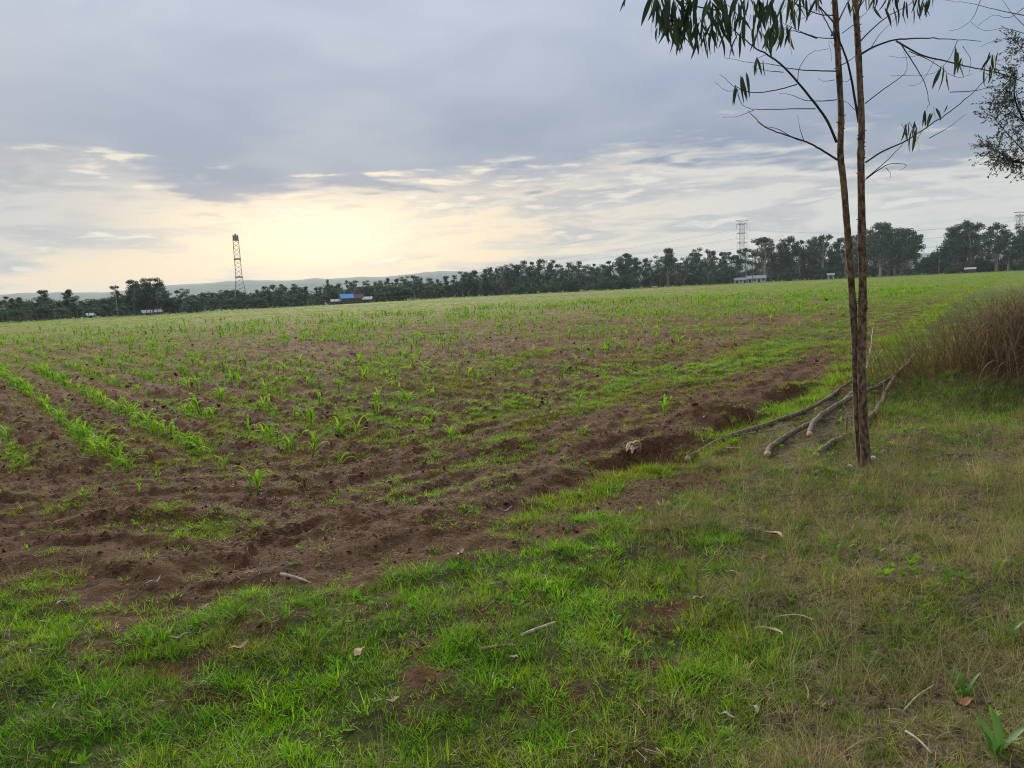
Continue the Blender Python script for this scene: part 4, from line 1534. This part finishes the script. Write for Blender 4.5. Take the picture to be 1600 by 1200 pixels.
    for i in range(5):
        q = random.Random(500 + i)
        V, F, A = [], [], []
        for k_ in range(q.randint(6, 10)):
            an, ln, w = k_ * 2.4 + q.uniform(-.9, .9), q.uniform(.015, .055), q.uniform(.004, .010)
            a0 = q.uniform(.5, 1.2)
            o_ = len(V)
            px_ = pz_ = 0.0
            for m_ in range(5):
                t_ = m_ / 4
                ww = w * math.sin(math.pi * (.08 + .88 * t_)) ** .7
                for s_ in (-1, 0, 1):
                    V.append((math.cos(an) * px_ - math.sin(an) * ww * s_, math.sin(an) * px_ + math.cos(an) * ww * s_, pz_ + abs(s_) * ww * .3))
                    A.append(q.uniform(.2, .8))
                a_ = a0 + .5 * t_
                px_ += math.sin(a_) * ln / 4
                pz_ += math.cos(a_) * ln / 4
            for m_ in range(4):
                for s_ in range(2):
                    F.append((o_ + m_ * 3 + s_, o_ + m_ * 3 + s_ + 1, o_ + m_ * 3 + s_ + 4, o_ + m_ * 3 + s_ + 3))
        ro_c.objects.link(bpy.data.objects.new(f'rosette_{i}', mesh(f'rosette_{i}', V, F, M['grass'], True, {'vary': A})))
    x, y, k = sample([(1.2, 4, 60, .8), (4, 7, 50, .9), (7, 12, 34, 1.0), (12, 20, 14, 1.3)], 42)
    turf, dry, tone, d, verge = masks(x, y)
    keep = rng.random(len(x)) < np.clip(.15 + 1.2 * fbm(x * 1.2, y * 1.2, 251, 3), 0, 1) * np.clip(turf + .1, 0, 1)
    x, y, k = x[keep], y[keep], k[keep]
    n = len(x)
    c = lerp((.08, .22, .010), (.17, .34, .012), rng.random(n)) * rng.uniform(.8, 1.2, (n, 1))
    s = k * rng.uniform(.6, 1.3, n)
    scatter('low_weeds', ro_c, np.stack([x, y, height(x, y) + .015], 1), rng.uniform(0, 6.28, n), np.stack([s, s, s * rng.uniform(.7, 1.6, n)], 1), rng.integers(0, 5, n), c, 'small broad leaved weeds dotted through the turf', 'weeds', rng.normal(0, .15, (n, 2)))
    # clods
    cm = new_mat('soil_clod')
    nz = noise(objcoord(), 14.0, 4)
    out_shader(principled(scale_col(attr('tint', 'INSTANCER', 'Color'), nz * .9 + .55), .95, .1, nz, .8, .02))
    cl_c = src_col('clod_sources')
    for i in range(5):
        bm = bmesh.new()
        bmesh.ops.create_icosphere(bm, subdivisions=2, radius=1)
        q = random.Random(i)
        for v in bm.verts:
            c_ = v.co
            f = 1 + .45 * float(vn(np.array([c_.x * 1.3 + i * 7]), np.array([c_.y * 1.3 + c_.z * 2.1]), i)[0]) + q.uniform(-.08, .08)
            v.co = Vector((c_.x * f, c_.y * f * .85, c_.z * f * .65))
        me = bpy.data.meshes.new(f'clod_{i}')
        bm.to_mesh(me)
        bm.free()
        me.materials.append(cm)
        cl_c.objects.link(bpy.data.objects.new(f'clod_{i}', me))
    x, y, k = sample([(3, 7, 330, .8), (7, 12, 180, 1.), (12, 20, 60, 1.4), (20, 35, 14, 2.0), (35, 60, 2, 2.8)], 42)
    turf, dry, tone, d, verge = masks(x, y)
    keep = ((d > .25) | (ellipses(x, y, BARE) > .45)) & (rng.random(len(x)) < (.35 + .6 * np.clip(fbm(x * .8, y * .8, 241, 3) + .3, 0, 1)) * (1 - .6 * turf))
    x, y, k, d = x[keep], y[keep], k[keep], d[keep]
    n = len(x)
    s = k * .0065 * np.exp(rng.normal(0, .5, n)) * np.where(d > 3, 1.25, 1)
    c = lerp((.075, .037, .018), (.19, .10, .05), rng.random(n))
    scatter('soil_clods', cl_c, np.stack([x, y, height(x, y) + s * .2], 1), rng.uniform(0, 6.28, n), np.stack([s * 1.2, s, s * .7], 1), rng.integers(0, 5, n), c, 'crumbs and clods of reddish brown soil on the ploughed field', 'soil', rng.normal(0, .5, (n, 2)))


cover()


# ------------------------------------------------------------------ maize
def maize_leaf_mesh(seed):
    q = random.Random(seed)
    n = 8
    v, f = [], []
    x = z = 0.0
    a0, cu = q.uniform(.3, .65), q.uniform(1.4, 2.6)
    tw = q.uniform(-.5, .5)
    for i in range(n):
        t = i / (n - 1)
        w = .062 * (math.sin(math.pi * (0.14 + .86 * t)) ** .7 if t < 1 else 0.02)
        for s_, up in ((-1, .35), (0, 0), (1, .35)):
            v.append((x, w * s_ * math.cos(tw * t), z + w * up * abs(s_) + w * s_ * math.sin(tw * t)))
        a = a0 + cu * t * t
        x += math.sin(a) / (n - 1)
        z += math.cos(a) / (n - 1)
    for i in range(n - 1):
        for k in range(2):
            f.append((i * 3 + k, i * 3 + k + 1, i * 3 + k + 4, i * 3 + k + 3))
    return mesh('maize_leaf', v, f, M['maize'], True)


MLF = [maize_leaf_mesh(i) for i in range(6)]
sb = MB()
sb.tube([(0, 0, -.05), (0, 0, .2), (.01, 0, .45)], [.035, .03, .018], 6)
MST = sb.build('maize_stem', M['maize'], True)


def maize_joined(seed, nl=6):
    q = random.Random(seed)
    mb = MB()
    mb.tube([(0, 0, -.05), (0, 0, .2), (.01, 0, .45)], [.035, .03, .018], 5)
    for i in range(nl):
        me = MLF[q.randrange(6)]
        a = i * math.pi + q.uniform(-.5, .5)
        s = q.uniform(.55, .95)
        m = Matrix.Translation((0, 0, .12 + .33 * i / nl)) @ Matrix.Rotation(a, 4, 'Z') @ Matrix.Scale(s, 4)
        mb.add([m @ vv.co for vv in me.vertices], [tuple(p.vertices) for p in me.polygons])
    return mb.build('maize_plant', M['maize'], True)


MJ = [maize_joined(i) for i in range(8)]
MG = ('young green maize plant standing in one of the field rows', 'maize plants in the field rows')


def project(x, y, z):
    v = np.array([x, y, z - H])
    w = v @ _f
    return 800 + v @ CR / w * FPX, 600 - v @ CU / w * FPX


def maize_label(x, y, s, kk, r):
    px, py = project(x, y, h1(x, y))
    size = 'small' if s < .2 else 'big' if s > .3 else 'young'
    if kk == 0:
        w = 'in the leftmost clear row of the field'
    elif kk == 1:
        w = 'in the second clear row from the left'
    elif kk == 2:
        w = 'in the third row from the left'
    else:
        dist = 'near' if r < 14 else 'mid field' if r < 20 else 'farther'
        under = 'left of the mast' if px < 350 else 'below the mast' if px < 470 else 'below the blue shed' if px < 640 else 'below the dense wood' if px < 900 else 'below the broad crowned tree' if px < 1080 else 'below the white barns' if px < 1220 else 'just left of the twin trunks' if px < 1330 else 'right of the twin trunks'
        return f'{size} green maize plant in the {dist} rows {under}', MG[1]
    return f'{size} green maize plant {w}', MG[1]


def maize_at(x, y, s, label=None, group=None, parts=False):
    z = h1(x, y)
    rz = random.uniform(0, 6.28)
    lab, grp = (label, group) if label else MG
    if not parts:
        return put('maize_plant', MJ[random.randrange(8)], None, (x, y, z), (random.gauss(0, .1), random.gauss(0, .1), rz), (s, s, s * random.uniform(.8, 1.1)), label=lab, cat='maize plant', group=grp)
    root = put('maize_plant', None, None, (x, y, z), (random.gauss(0, .08), random.gauss(0, .08), rz), (s, s, s), label=lab, cat='maize plant', group=grp)
    put('stem', MST, root)
    for i in range(6):
        q = random.uniform(.55, .95)
        put('leaf', MLF[random.randrange(6)], root, (0, 0, .12 + .055 * i), (0, 0, i * math.pi + random.uniform(-.5, .5)), (q, q, q))
    return root


def build_maize():
    named = [(392, 772, .34, 'lone maize plant on bare soil, nearest of all, left of its twin'), (403, 772, .30, 'right plant of the nearest pair of maize on bare soil'), (265, 808, .17, 'tiny yellowish maize shoot on bare soil below the row ends'),
             (300, 700, .36, 'last big maize plant at the near end of the second row'), (312, 706, .24, 'pale low maize plant closing the second row'), (256, 685, .34, 'maize plant one before the gap near the end of the second row'),
             (178, 742, .20, 'small yellow maize plant closing the leftmost row'), (150, 715, .30, 'leafy maize plant near the end of the leftmost row'), (132, 690, .30, 'tall maize plant halfway along the near leftmost row'),
             (312, 650, .40, 'tallest dark maize plant in the third row'), (1432 * .55 + 0, 0, 0, ''), (1038, 650, .30, 'single maize shoot on dark soil near the ditch hollow'), (905, 640, .26, 'maize shoot in the weedy patch left of the ditch hollow'),
             (705, 690, .22, 'yellow maize shoot in the headland weeds'), (218, 772, .14, 'tiny yellow maize shoot near the leftmost row end'), (353, 735, .2, 'small maize shoot right of the second row end')]
    pts = []
    for px, py, s, lab in named:
        if not lab:
            continue
        g = ground(px, py)
        pts.append((g[0], g[1]))
        maize_at(g[0], g[1], s, lab, 'maize plants that stand out', True)
    # rows
    cand = []
    for kk in range(-12, 190):
        u = ROW0 + ROWS * kk
        t = -20.0
        while t < 260:
            t += random.uniform(.16, .34) if t < 60 else random.uniform(.5, 1.2)
            x, y = .8 * u - .6 * t + random.gauss(0, .03), .6 * u + .8 * t + random.gauss(0, .03)
            r = math.hypot(x, y)
            a = math.degrees(math.atan2(x, y))
            if y < 3 or abs(a) > 40 or r > 75 or r < 6:
                continue
            cand.append((x, y, r, a, kk))
    C = np.array(cand)
    d, s = ditch_sd(C[:, 0], C[:, 1])
    dens = np.clip(.20 + 1.0 * fbm(C[:, 0] * .2, C[:, 1] * .2, 301, 3), .04, .85)
    lft = (C[:, 4] <= 1) & (C[:, 4] >= 0)
    dens = np.where(lft & (C[:, 2] < 26), .95, dens)
    dens = np.where((C[:, 4] >= 2) & (C[:, 4] < 7) & (C[:, 3] < -6) & (C[:, 2] < 26), np.maximum(dens, .5), dens)
    dens = np.where(C[:, 4] < 0, .04, dens)
    dens = np.where(C[:, 2] > 40, dens * .6, dens)
    ok = (d > 3.0 + .4 * np.sin(C[:, 4] * 2.1)) & (rng.random(len(C)) < dens)
    C = C[ok]
    C = C[np.argsort(C[:, 2])]
    for i, (x, y, r, a, kk) in enumerate(C[:285]):
        sz = float(np.clip(rng.normal(.25, .07), .12, .38))
        maize_at(x, y, sz, *maize_label(x, y, sz, kk, r), i < 60)
    rest = C[285:]
    n = len(rest)
    mc = src_col('maize_sources')
    for i, me in enumerate(MJ):
        mc.objects.link(bpy.data.objects.new(f'maize_{i}', me))
    sc = np.clip(rng.normal(.25, .07, n), .12, .4) * (1 + .012 * (rest[:, 2] - 15).clip(0))
    scatter('maize_seedlings', mc, np.stack([rest[:, 0], rest[:, 1], height(rest[:, 0], rest[:, 1])], 1), rng.uniform(0, 6.28, n), np.stack([sc, sc, sc], 1), rng.integers(0, 8, n), np.full((n, 3), .1),
            'young maize dotted in rows across the far part of the field', 'maize')


build_maize()


# ------------------------------------------------------------------ dry grass mound at the right
def build_mound():
    rs = np.random.default_rng(17)
    o = ground(1500, 640)
    base = np.array([6.5, 9.5, 0.0])
    base[2] = h1(base[0], base[1])
    root = put('dry_grass_mound', None, loc=tuple(base), label='big tangled mound of dry brown grass at the right edge', cat='bush')

    def bunch(n, c0, c1, spread, hmin, hmax, wid, bias, lean, curl, segs, mat, name):
        V, F, A = [], [], []
        for _ in range(n):
            t = rs.random()
            p = np.array(c0) * (1 - t) + np.array(c1) * t + rs.normal(size=2) * spread
            z0 = h1_fast(p) - base[2]
            da = math.atan2(bias[1] + rs.normal() * .9, bias[0] + rs.normal() * .9)
            hh = rs.uniform(hmin, hmax)
            a0 = abs(rs.normal(lean, .25))
            cu = curl * rs.uniform(.4, 1.5)
            w = wid * rs.uniform(.6, 1.5)
            fa = rs.uniform(0, math.pi)
            sx, sy = math.cos(fa) * w, math.sin(fa) * w
            x = z = 0.0
            off = len(V)
            wv = rs.random() * .9
            for i in range(segs + 1):
                tt = i / segs
                k = 1 - .85 * tt
                q = (p[0] - base[0] + math.cos(da) * x, p[1] - base[1] + math.sin(da) * x, max(z0 + z, z0 - .15))
                V += [(q[0] - sx * k, q[1] - sy * k, q[2]), (q[0] + sx * k, q[1] + sy * k, q[2])]
                A += [wv, wv]
                a = a0 + cu * tt ** 1.5
                x += math.sin(a) * hh / segs
                z += math.cos(a) * hh / segs
            for i in range(segs):
                F.append((off + 2 * i, off + 2 * i + 1, off + 2 * i + 3, off + 2 * i + 2))
        ob = put(name, mesh(name, V, F, mat, True, {'vary': A}), root)
        ob['kind'] = 'stuff'
        return ob
    gx = np.linspace(3, 13, 80)
    gy = np.linspace(7, 16, 80)
    GX, GY = np.meshgrid(gx, gy)
    GZ = height(GX.ravel(), GY.ravel()).reshape(GX.shape)

    def h1_fast(p):
        i = int(np.clip((p[1] - 7) / 9 * 79, 0, 79))
        j = int(np.clip((p[0] - 3) / 10 * 79, 0, 79))
        return GZ[i, j]

    def sm(name, c1, c2, c3):
        m = new_mat(name)
        v = attr('vary')
        c = cmix(smooth(v, 0, .5), c1, c2)
        c = cmix(smooth(v, .55, .85), c, c3)
        out_shader(mixsh(.2, principled(c, .8, .15), translucent(c)))
        return m
    straw = sm('mound_straw', (.10, .062, .034), (.21, .145, .082), (.38, .30, .18))
    stalk = sm('mound_stalk', (.10, .058, .026), (.18, .115, .052), (.16, .14, .045))
    green = sm('mound_green', (.06, .10, .022), (.09, .14, .03), (.14, .14, .05))
    bunch(3000, (6.05, 9.75), (8.95, 10.45), .30, .6, 1.2, .0040, (-.4, -.9), .25, 2.3, 9, straw, 'straw')
    bunch(550, (6.15, 9.35), (8.75, 9.95), .25, .5, 1.0, .0055, (-.2, -1), .9, 1.6, 8, straw, 'straw')
    bunch(1500, (4.95, 10.05), (7.15, 10.55), .40, .45, .92, .0028, (-.8, .0), .55, .3, 6, stalk, 'stalks')
    bunch(70, (6.15, 9.25), (8.55, 9.85), .3, .6, 1.2, .0075, (-.5, -.8), .5, 1.3, 9, straw, 'straw')
    bunch(700, (6.75, 9.95), (8.95, 10.55), .30, .5, .88, .0030, (-.4, -.1), .4, .4, 6, stalk, 'stalks')
    bunch(1500, (4.95, 8.55), (8.35, 8.75), .35, .20, .50, .0035, (-.2, -.8), .5, 1.2, 6, green, 'green_blades')
    bunch(260, (4.95, 8.85), (8.35, 9.05), .35, .30, .75, .0030, (-.3, -.8), .6, 1.4, 6, straw, 'straw')


build_mound()


# ------------------------------------------------------------------ broad leaved weeds at the right foreground
def dock(px, py, n, ln, label):
    rs = random.Random(px)
    g = ground(px, py)
    root = put('broadleaf_weed', None, loc=tuple(g), label=label, cat='weed', group='broad leaved weeds in the verge')
    for i in range(n):
        v, f = [], []
        m = 7
        a0, cu = rs.uniform(.1, .55), rs.uniform(.3, 1.0)
        x = z = 0
        L_ = ln * .62 * rs.uniform(.55, 1.1)
        for j in range(m):
            t = j / (m - 1)
            w = L_ * .085 * math.sin(math.pi * min(.98, .12 + .86 * t)) ** .8
            for s_ in (-1, 0, 1):
                v.append((x, w * s_, z + abs(s_) * w * .3 + rs.uniform(-.002, .002)))
            a = a0 + cu * t
            x += math.sin(a) * L_ / (m - 1)
            z += math.cos(a) * L_ / (m - 1)
        for j in range(m - 1):
            for k in range(2):
                f.append((j * 3 + k, j * 3 + k + 1, j * 3 + k + 4, j * 3 + k + 3))
        put('leaf', mesh('leaf', v, f, M['weed'], True), root, (rs.uniform(-.02, .02), rs.uniform(-.02, .02), -.01), (0, 0, i * 2.4 + rs.uniform(-.4, .4)))


dock(1575, 1000, 5, .24, 'broad leaved weed with upright leaves at the right edge')
dock(1510, 1085, 8, .20, 'dark broad leaved weed among dry grass left of the edge one')
dock(1560, 1175, 7, .26, 'broad leaved weed in the lower right corner')
dock(1190, 1165, 7, .10, 'small broad leaved weed low in the verge under the pale curled leaves')
dock(1240, 850, 6, .10, 'small broad leaved weed in the verge left of the trunk foot')
dock(890, 830, 6, .12, 'bright broad leaved weed beside the bare path')
dock(1300, 1010, 6, .10, 'small broad leaved weed beside the orange bark strip')
dock(1290, 640, 7, .16, 'pale green weed growing between the cut branches')


# ------------------------------------------------------------------ litter
def dry_leaf(px, py, ln, wd, mat, label, cat='dry leaf', name='dry_leaf', ang=None, curl=.6):
    rs = random.Random(int(px * 7 + py))
    g = ground(px, py)
    v, f = [], []
    m = 9
    a = rs.uniform(0, 3.14) if ang is None else ang
    bend = rs.uniform(-1.1, 1.1)
    ln *= .85
    for j in range(m):
        t = j / (m - 1) - .5
        w = wd * .62 * max(.08, 1 - (2 * t) ** 2) * (1 + rs.uniform(-.22, .22))
        th = a + bend * t
        cx, cy = math.cos(th) * ln * t, math.sin(th) * ln * t
        zz = .012 + curl * ln * (t * t * rs.uniform(.6, 1.2) + .12 * math.sin(t * 9 + px))
        for s_ in (-1, 0, 1):
            v.append((cx - math.sin(th) * w * s_, cy + math.cos(th) * w * s_, zz + abs(s_) * w * .6))
    k = len(v)
    v += [(p[0], p[1], p[2] - .0025) for p in v]
    for j in range(m - 1):
        for q in range(2):
            e = (j * 3 + q, j * 3 + q + 1, j * 3 + q + 4, j * 3 + q + 3)
            f += [e, tuple(i + k for i in e[::-1])]
    put(name, mesh(name, v, f, M[mat], True), loc=(g[0], g[1], g[2] + .015), label=label, cat=cat)


def stick(px0, py0, px1, py1, r, mat, label, cat='stick'):
    rs = random.Random(int(px0 + py1))
    a, b = ground(px0, py0), ground(px1, py1)
    a[2] += .03
    b[2] += .04
    mid = (a + b) / 2 + np.array([rs.uniform(-.006, .006), rs.uniform(-.006, .006), .004])
    P = spline([a, mid, b], 10) - a
    m = MB()
    m.tube(P, [r * (1 - .4 * i / 9) for i in range(10)], 6, True, .12, rs)
    put('stick', m.build('stick', M[mat], True), loc=tuple(a), label=label, cat=cat)


dry_leaf(720, 872, .12, .022, 'dead_leaf_pale', 'curved white leaf lying beside the small bare mound in the verge', ang=1.2)
dry_leaf(790, 803, .14, .018, 'dead_leaf_pale', 'grey curled strip lying where the soil meets the ditch grass', ang=.2)
dry_leaf(282, 1003, .12, .016, 'dead_leaf_pale', 'pale twisted leaf on the soil edge above the bright grass', ang=.5)
dry_leaf(375, 1021, .11, .025, 'dead_leaf_tan', 'orange tan dry leaf in the grass right of the pale twisted one', ang=.7)
dry_leaf(320, 957, .11, .018, 'dead_leaf_pale', 'pale leaf on dark soil left of the short stick', ang=.8)
dry_leaf(242, 916, .12, .016, 'dead_leaf_pale', 'thin pale bark curl on the left bare soil', ang=.9)
dry_leaf(97, 948, .09, .016, 'dead_leaf_pale', 'pinkish white scrap of leaf at the left soil edge', ang=1.1)
dry_leaf(390, 902, .08, .015, 'dead_leaf_tan', 'small tan leaf on bare soil left of the short stick', ang=.1)
dry_leaf(592, 788, .07, .018, 'dead_leaf_pale', 'small white leaf on the dark headland soil', ang=.8)
dry_leaf(1210, 840, .20, .03, 'dead_leaf_tan', 'orange tan bark strip upright in dry grass left below the trunks', cat='bark strip', name='bark_strip', ang=2.3, curl=.2)
dry_leaf(1205, 992, .18, .02, 'dead_leaf_tan', 'long tan bark strip lying in the dry grass of the right verge', cat='bark strip', name='bark_strip', ang=2.5, curl=.15)
dry_leaf(1240, 970, .22, .012, 'dead_leaf_tan', 'narrow orange bark strip above the long tan one', cat='bark strip', name='bark_strip', ang=2.9, curl=.1)
dry_leaf(1182, 1120, .08, .012, 'dead_leaf_pale', 'folded pale leaf standing in the lower verge', ang=1.9, curl=1.2)
dry_leaf(1133, 1128, .09, .014, 'dead_leaf_pale', 'curled grey leaf left of the folded pale one', ang=2.5, curl=1.0)
dry_leaf(1508, 1110, .12, .022, 'dead_leaf_red', 'rusty red leaf in the dry grass at the lower right', ang=.4)
dry_leaf(1090, 942, .09, .016, 'dead_leaf_pale', 'white leaf on a bare spot in the middle verge', ang=.3)
dry_leaf(1145, 902, .12, .013, 'dead_leaf_tan', 'tan narrow leaf in dry grass above the bare spot', ang=2.6)
dry_leaf(560, 1030, .13, .028, 'dead_leaf_tan', 'broad faded leaf half buried in the grass left of centre', ang=1.5)
dry_leaf(615, 1105, .07, .018, 'dead_leaf_tan', 'small tan leaf low in the grass near the bottom', ang=.6)
dry_leaf(1185, 880, .12, .03, 'dead_leaf_red', 'rusty brown leaf under the orange bark strip', ang=.1)
dry_leaf(803, 1036, .05, .018, 'dead_leaf_pale', 'round pale leaf below the straight pale stick', ang=.1)
dry_leaf(1226, 611, .16, .03, 'dead_leaf_pale', 'pale flat chip on the dark soil above the longest branch', ang=.1)
dry_leaf(1098, 656, .10, .022, 'dead_leaf_pale', 'small white chip on the dark soil above the branch tip', ang=.4)
dry_leaf(862, 648, .13, .03, 'dead_leaf_pale', 'white scrap in the weedy patch of the headland', ang=1.)
dry_leaf(1420, 690, .08, .02, 'dead_leaf_pale', 'pale leaf in the grass right of the trunk foot', ang=1.)
stick(440, 905, 487, 922, .010, 'pale_bark', 'short pale stick on the soil edge at the left')
stick(815, 1003, 868, 985, .010, 'pale_bark', 'straight pale stick lying in the middle of the grass')
stick(755, 1025, 800, 1022, .008, 'log_bark', 'brown stick low in the grass left of the straight pale one')
stick(1135, 705, 1158, 706, .008, 'pale_bark', 'small white stick between the tips of two cut branches')
stick(1410, 1125, 1460, 1085, .004, 'pale_bark', 'thin straw coloured stick at the lower right')
stick(1415, 1155, 1455, 1195, .005, 'pale_bark', 'pale stick slanting into the bottom edge at the right')
stick(755, 965, 775, 950, .006, 'log_bark', 'short dark twig on a bare spot in the grass')


def husk():
    g = ground(985, 708)
    root = put('maize_husk', None, loc=tuple(g), label='dry tan maize husk lying on the bank of the ditch', cat='husk')
    rs = random.Random(3)
    for i in range(6):
        v, f = [], []
        m = 8
        a = rs.uniform(-.45, .45) + math.pi
        L_ = rs.uniform(.11, .18)
        for j in range(m):
            t = j / (m - 1)
            w = .022 * math.sin(math.pi * (.1 + .88 * t)) ** .6
            cx = L_ * t
            zz = .06 - .05 * t + .03 * math.sin(t * 3) * rs.uniform(.5, 1.2) + .012 * i
            th = a + .4 * t * t * (1 if i % 2 else -1)
            for s_ in (-1, 0, 1):
                v.append((.09 + math.cos(th) * cx - math.sin(th) * w * s_, math.sin(th) * cx + math.cos(th) * w * s_ - .02, zz - abs(s_) * w * .5))
        k = len(v)
        v += [(p[0], p[1], p[2] - .003) for p in v]
        for j in range(m - 1):
            for q in range(2):
                e = (j * 3 + q, j * 3 + q + 1, j * 3 + q + 4, j * 3 + q + 3)
                f += [e, tuple(x + k for x in e[::-1])]
        put('husk_leaf', mesh('husk_leaf', v, f, M['husk'], True), root)
    b = MB()
    b.tube([(.08, -.02, .0), (.09, -.02, .05), (.10, -.015, .10)], [.016, .014, .007], 7)
    put('stalk', b.build('stalk', M['dead_leaf_red'], True), root)


husk()


def scrap(px, py, s, label):
    rs = np.random.default_rng(int(px))
    g = ground(px, py)
    bm = bmesh.new()
    bmesh.ops.create_icosphere(bm, subdivisions=3, radius=1)
    for v in bm.verts:
        c = v.co
        k = 1 + .55 * float(vn(np.array([c.x * 2.3 + px]), np.array([c.y * 2.3 + c.z * 3.1]), 3)[0]) + .3 * float(vn(np.array([c.x * 5]), np.array([c.z * 5 + c.y * 4]), 8)[0])
        v.co = Vector((c.x * k * s, c.y * k * s * .7, c.z * k * s * .55))
    me = bpy.data.meshes.new('plastic_scrap')
    bm.to_mesh(me)
    bm.free()
    me.materials.append(M['scrap'])
    put('plastic_scrap', me, loc=(g[0], g[1], g[2] + s * 1.0), label=label, cat='litter')


scrap(1363, 720, .027, 'crumpled white plastic scrap against the right of the trunk foot')
scrap(1328, 731, .018, 'small grey white scrap left of the trunk foot')

# ------------------------------------------------------------------ air
hz = MB()
hz.box(-4600, 4600, -4600, 4600, -6.0, 96.0)
hm = new_mat('haze_air')
pv = S.nt.nodes.new('ShaderNodeVolumePrincipled')
pv.inputs['Color'].default_value = (0.76, 0.87, 1.0, 1)
pv.inputs['Density'].default_value = 1.7e-4
pv.inputs['Anisotropy'].default_value = 0.0
mo = S.nt.nodes.new('ShaderNodeOutputMaterial')
S.nt.links.new(pv.outputs[0], mo.inputs['Volume'])
put('haze', hz.build('haze', hm), kind='stuff', label='thin bluish haze over the fields and hills', cat='haze')
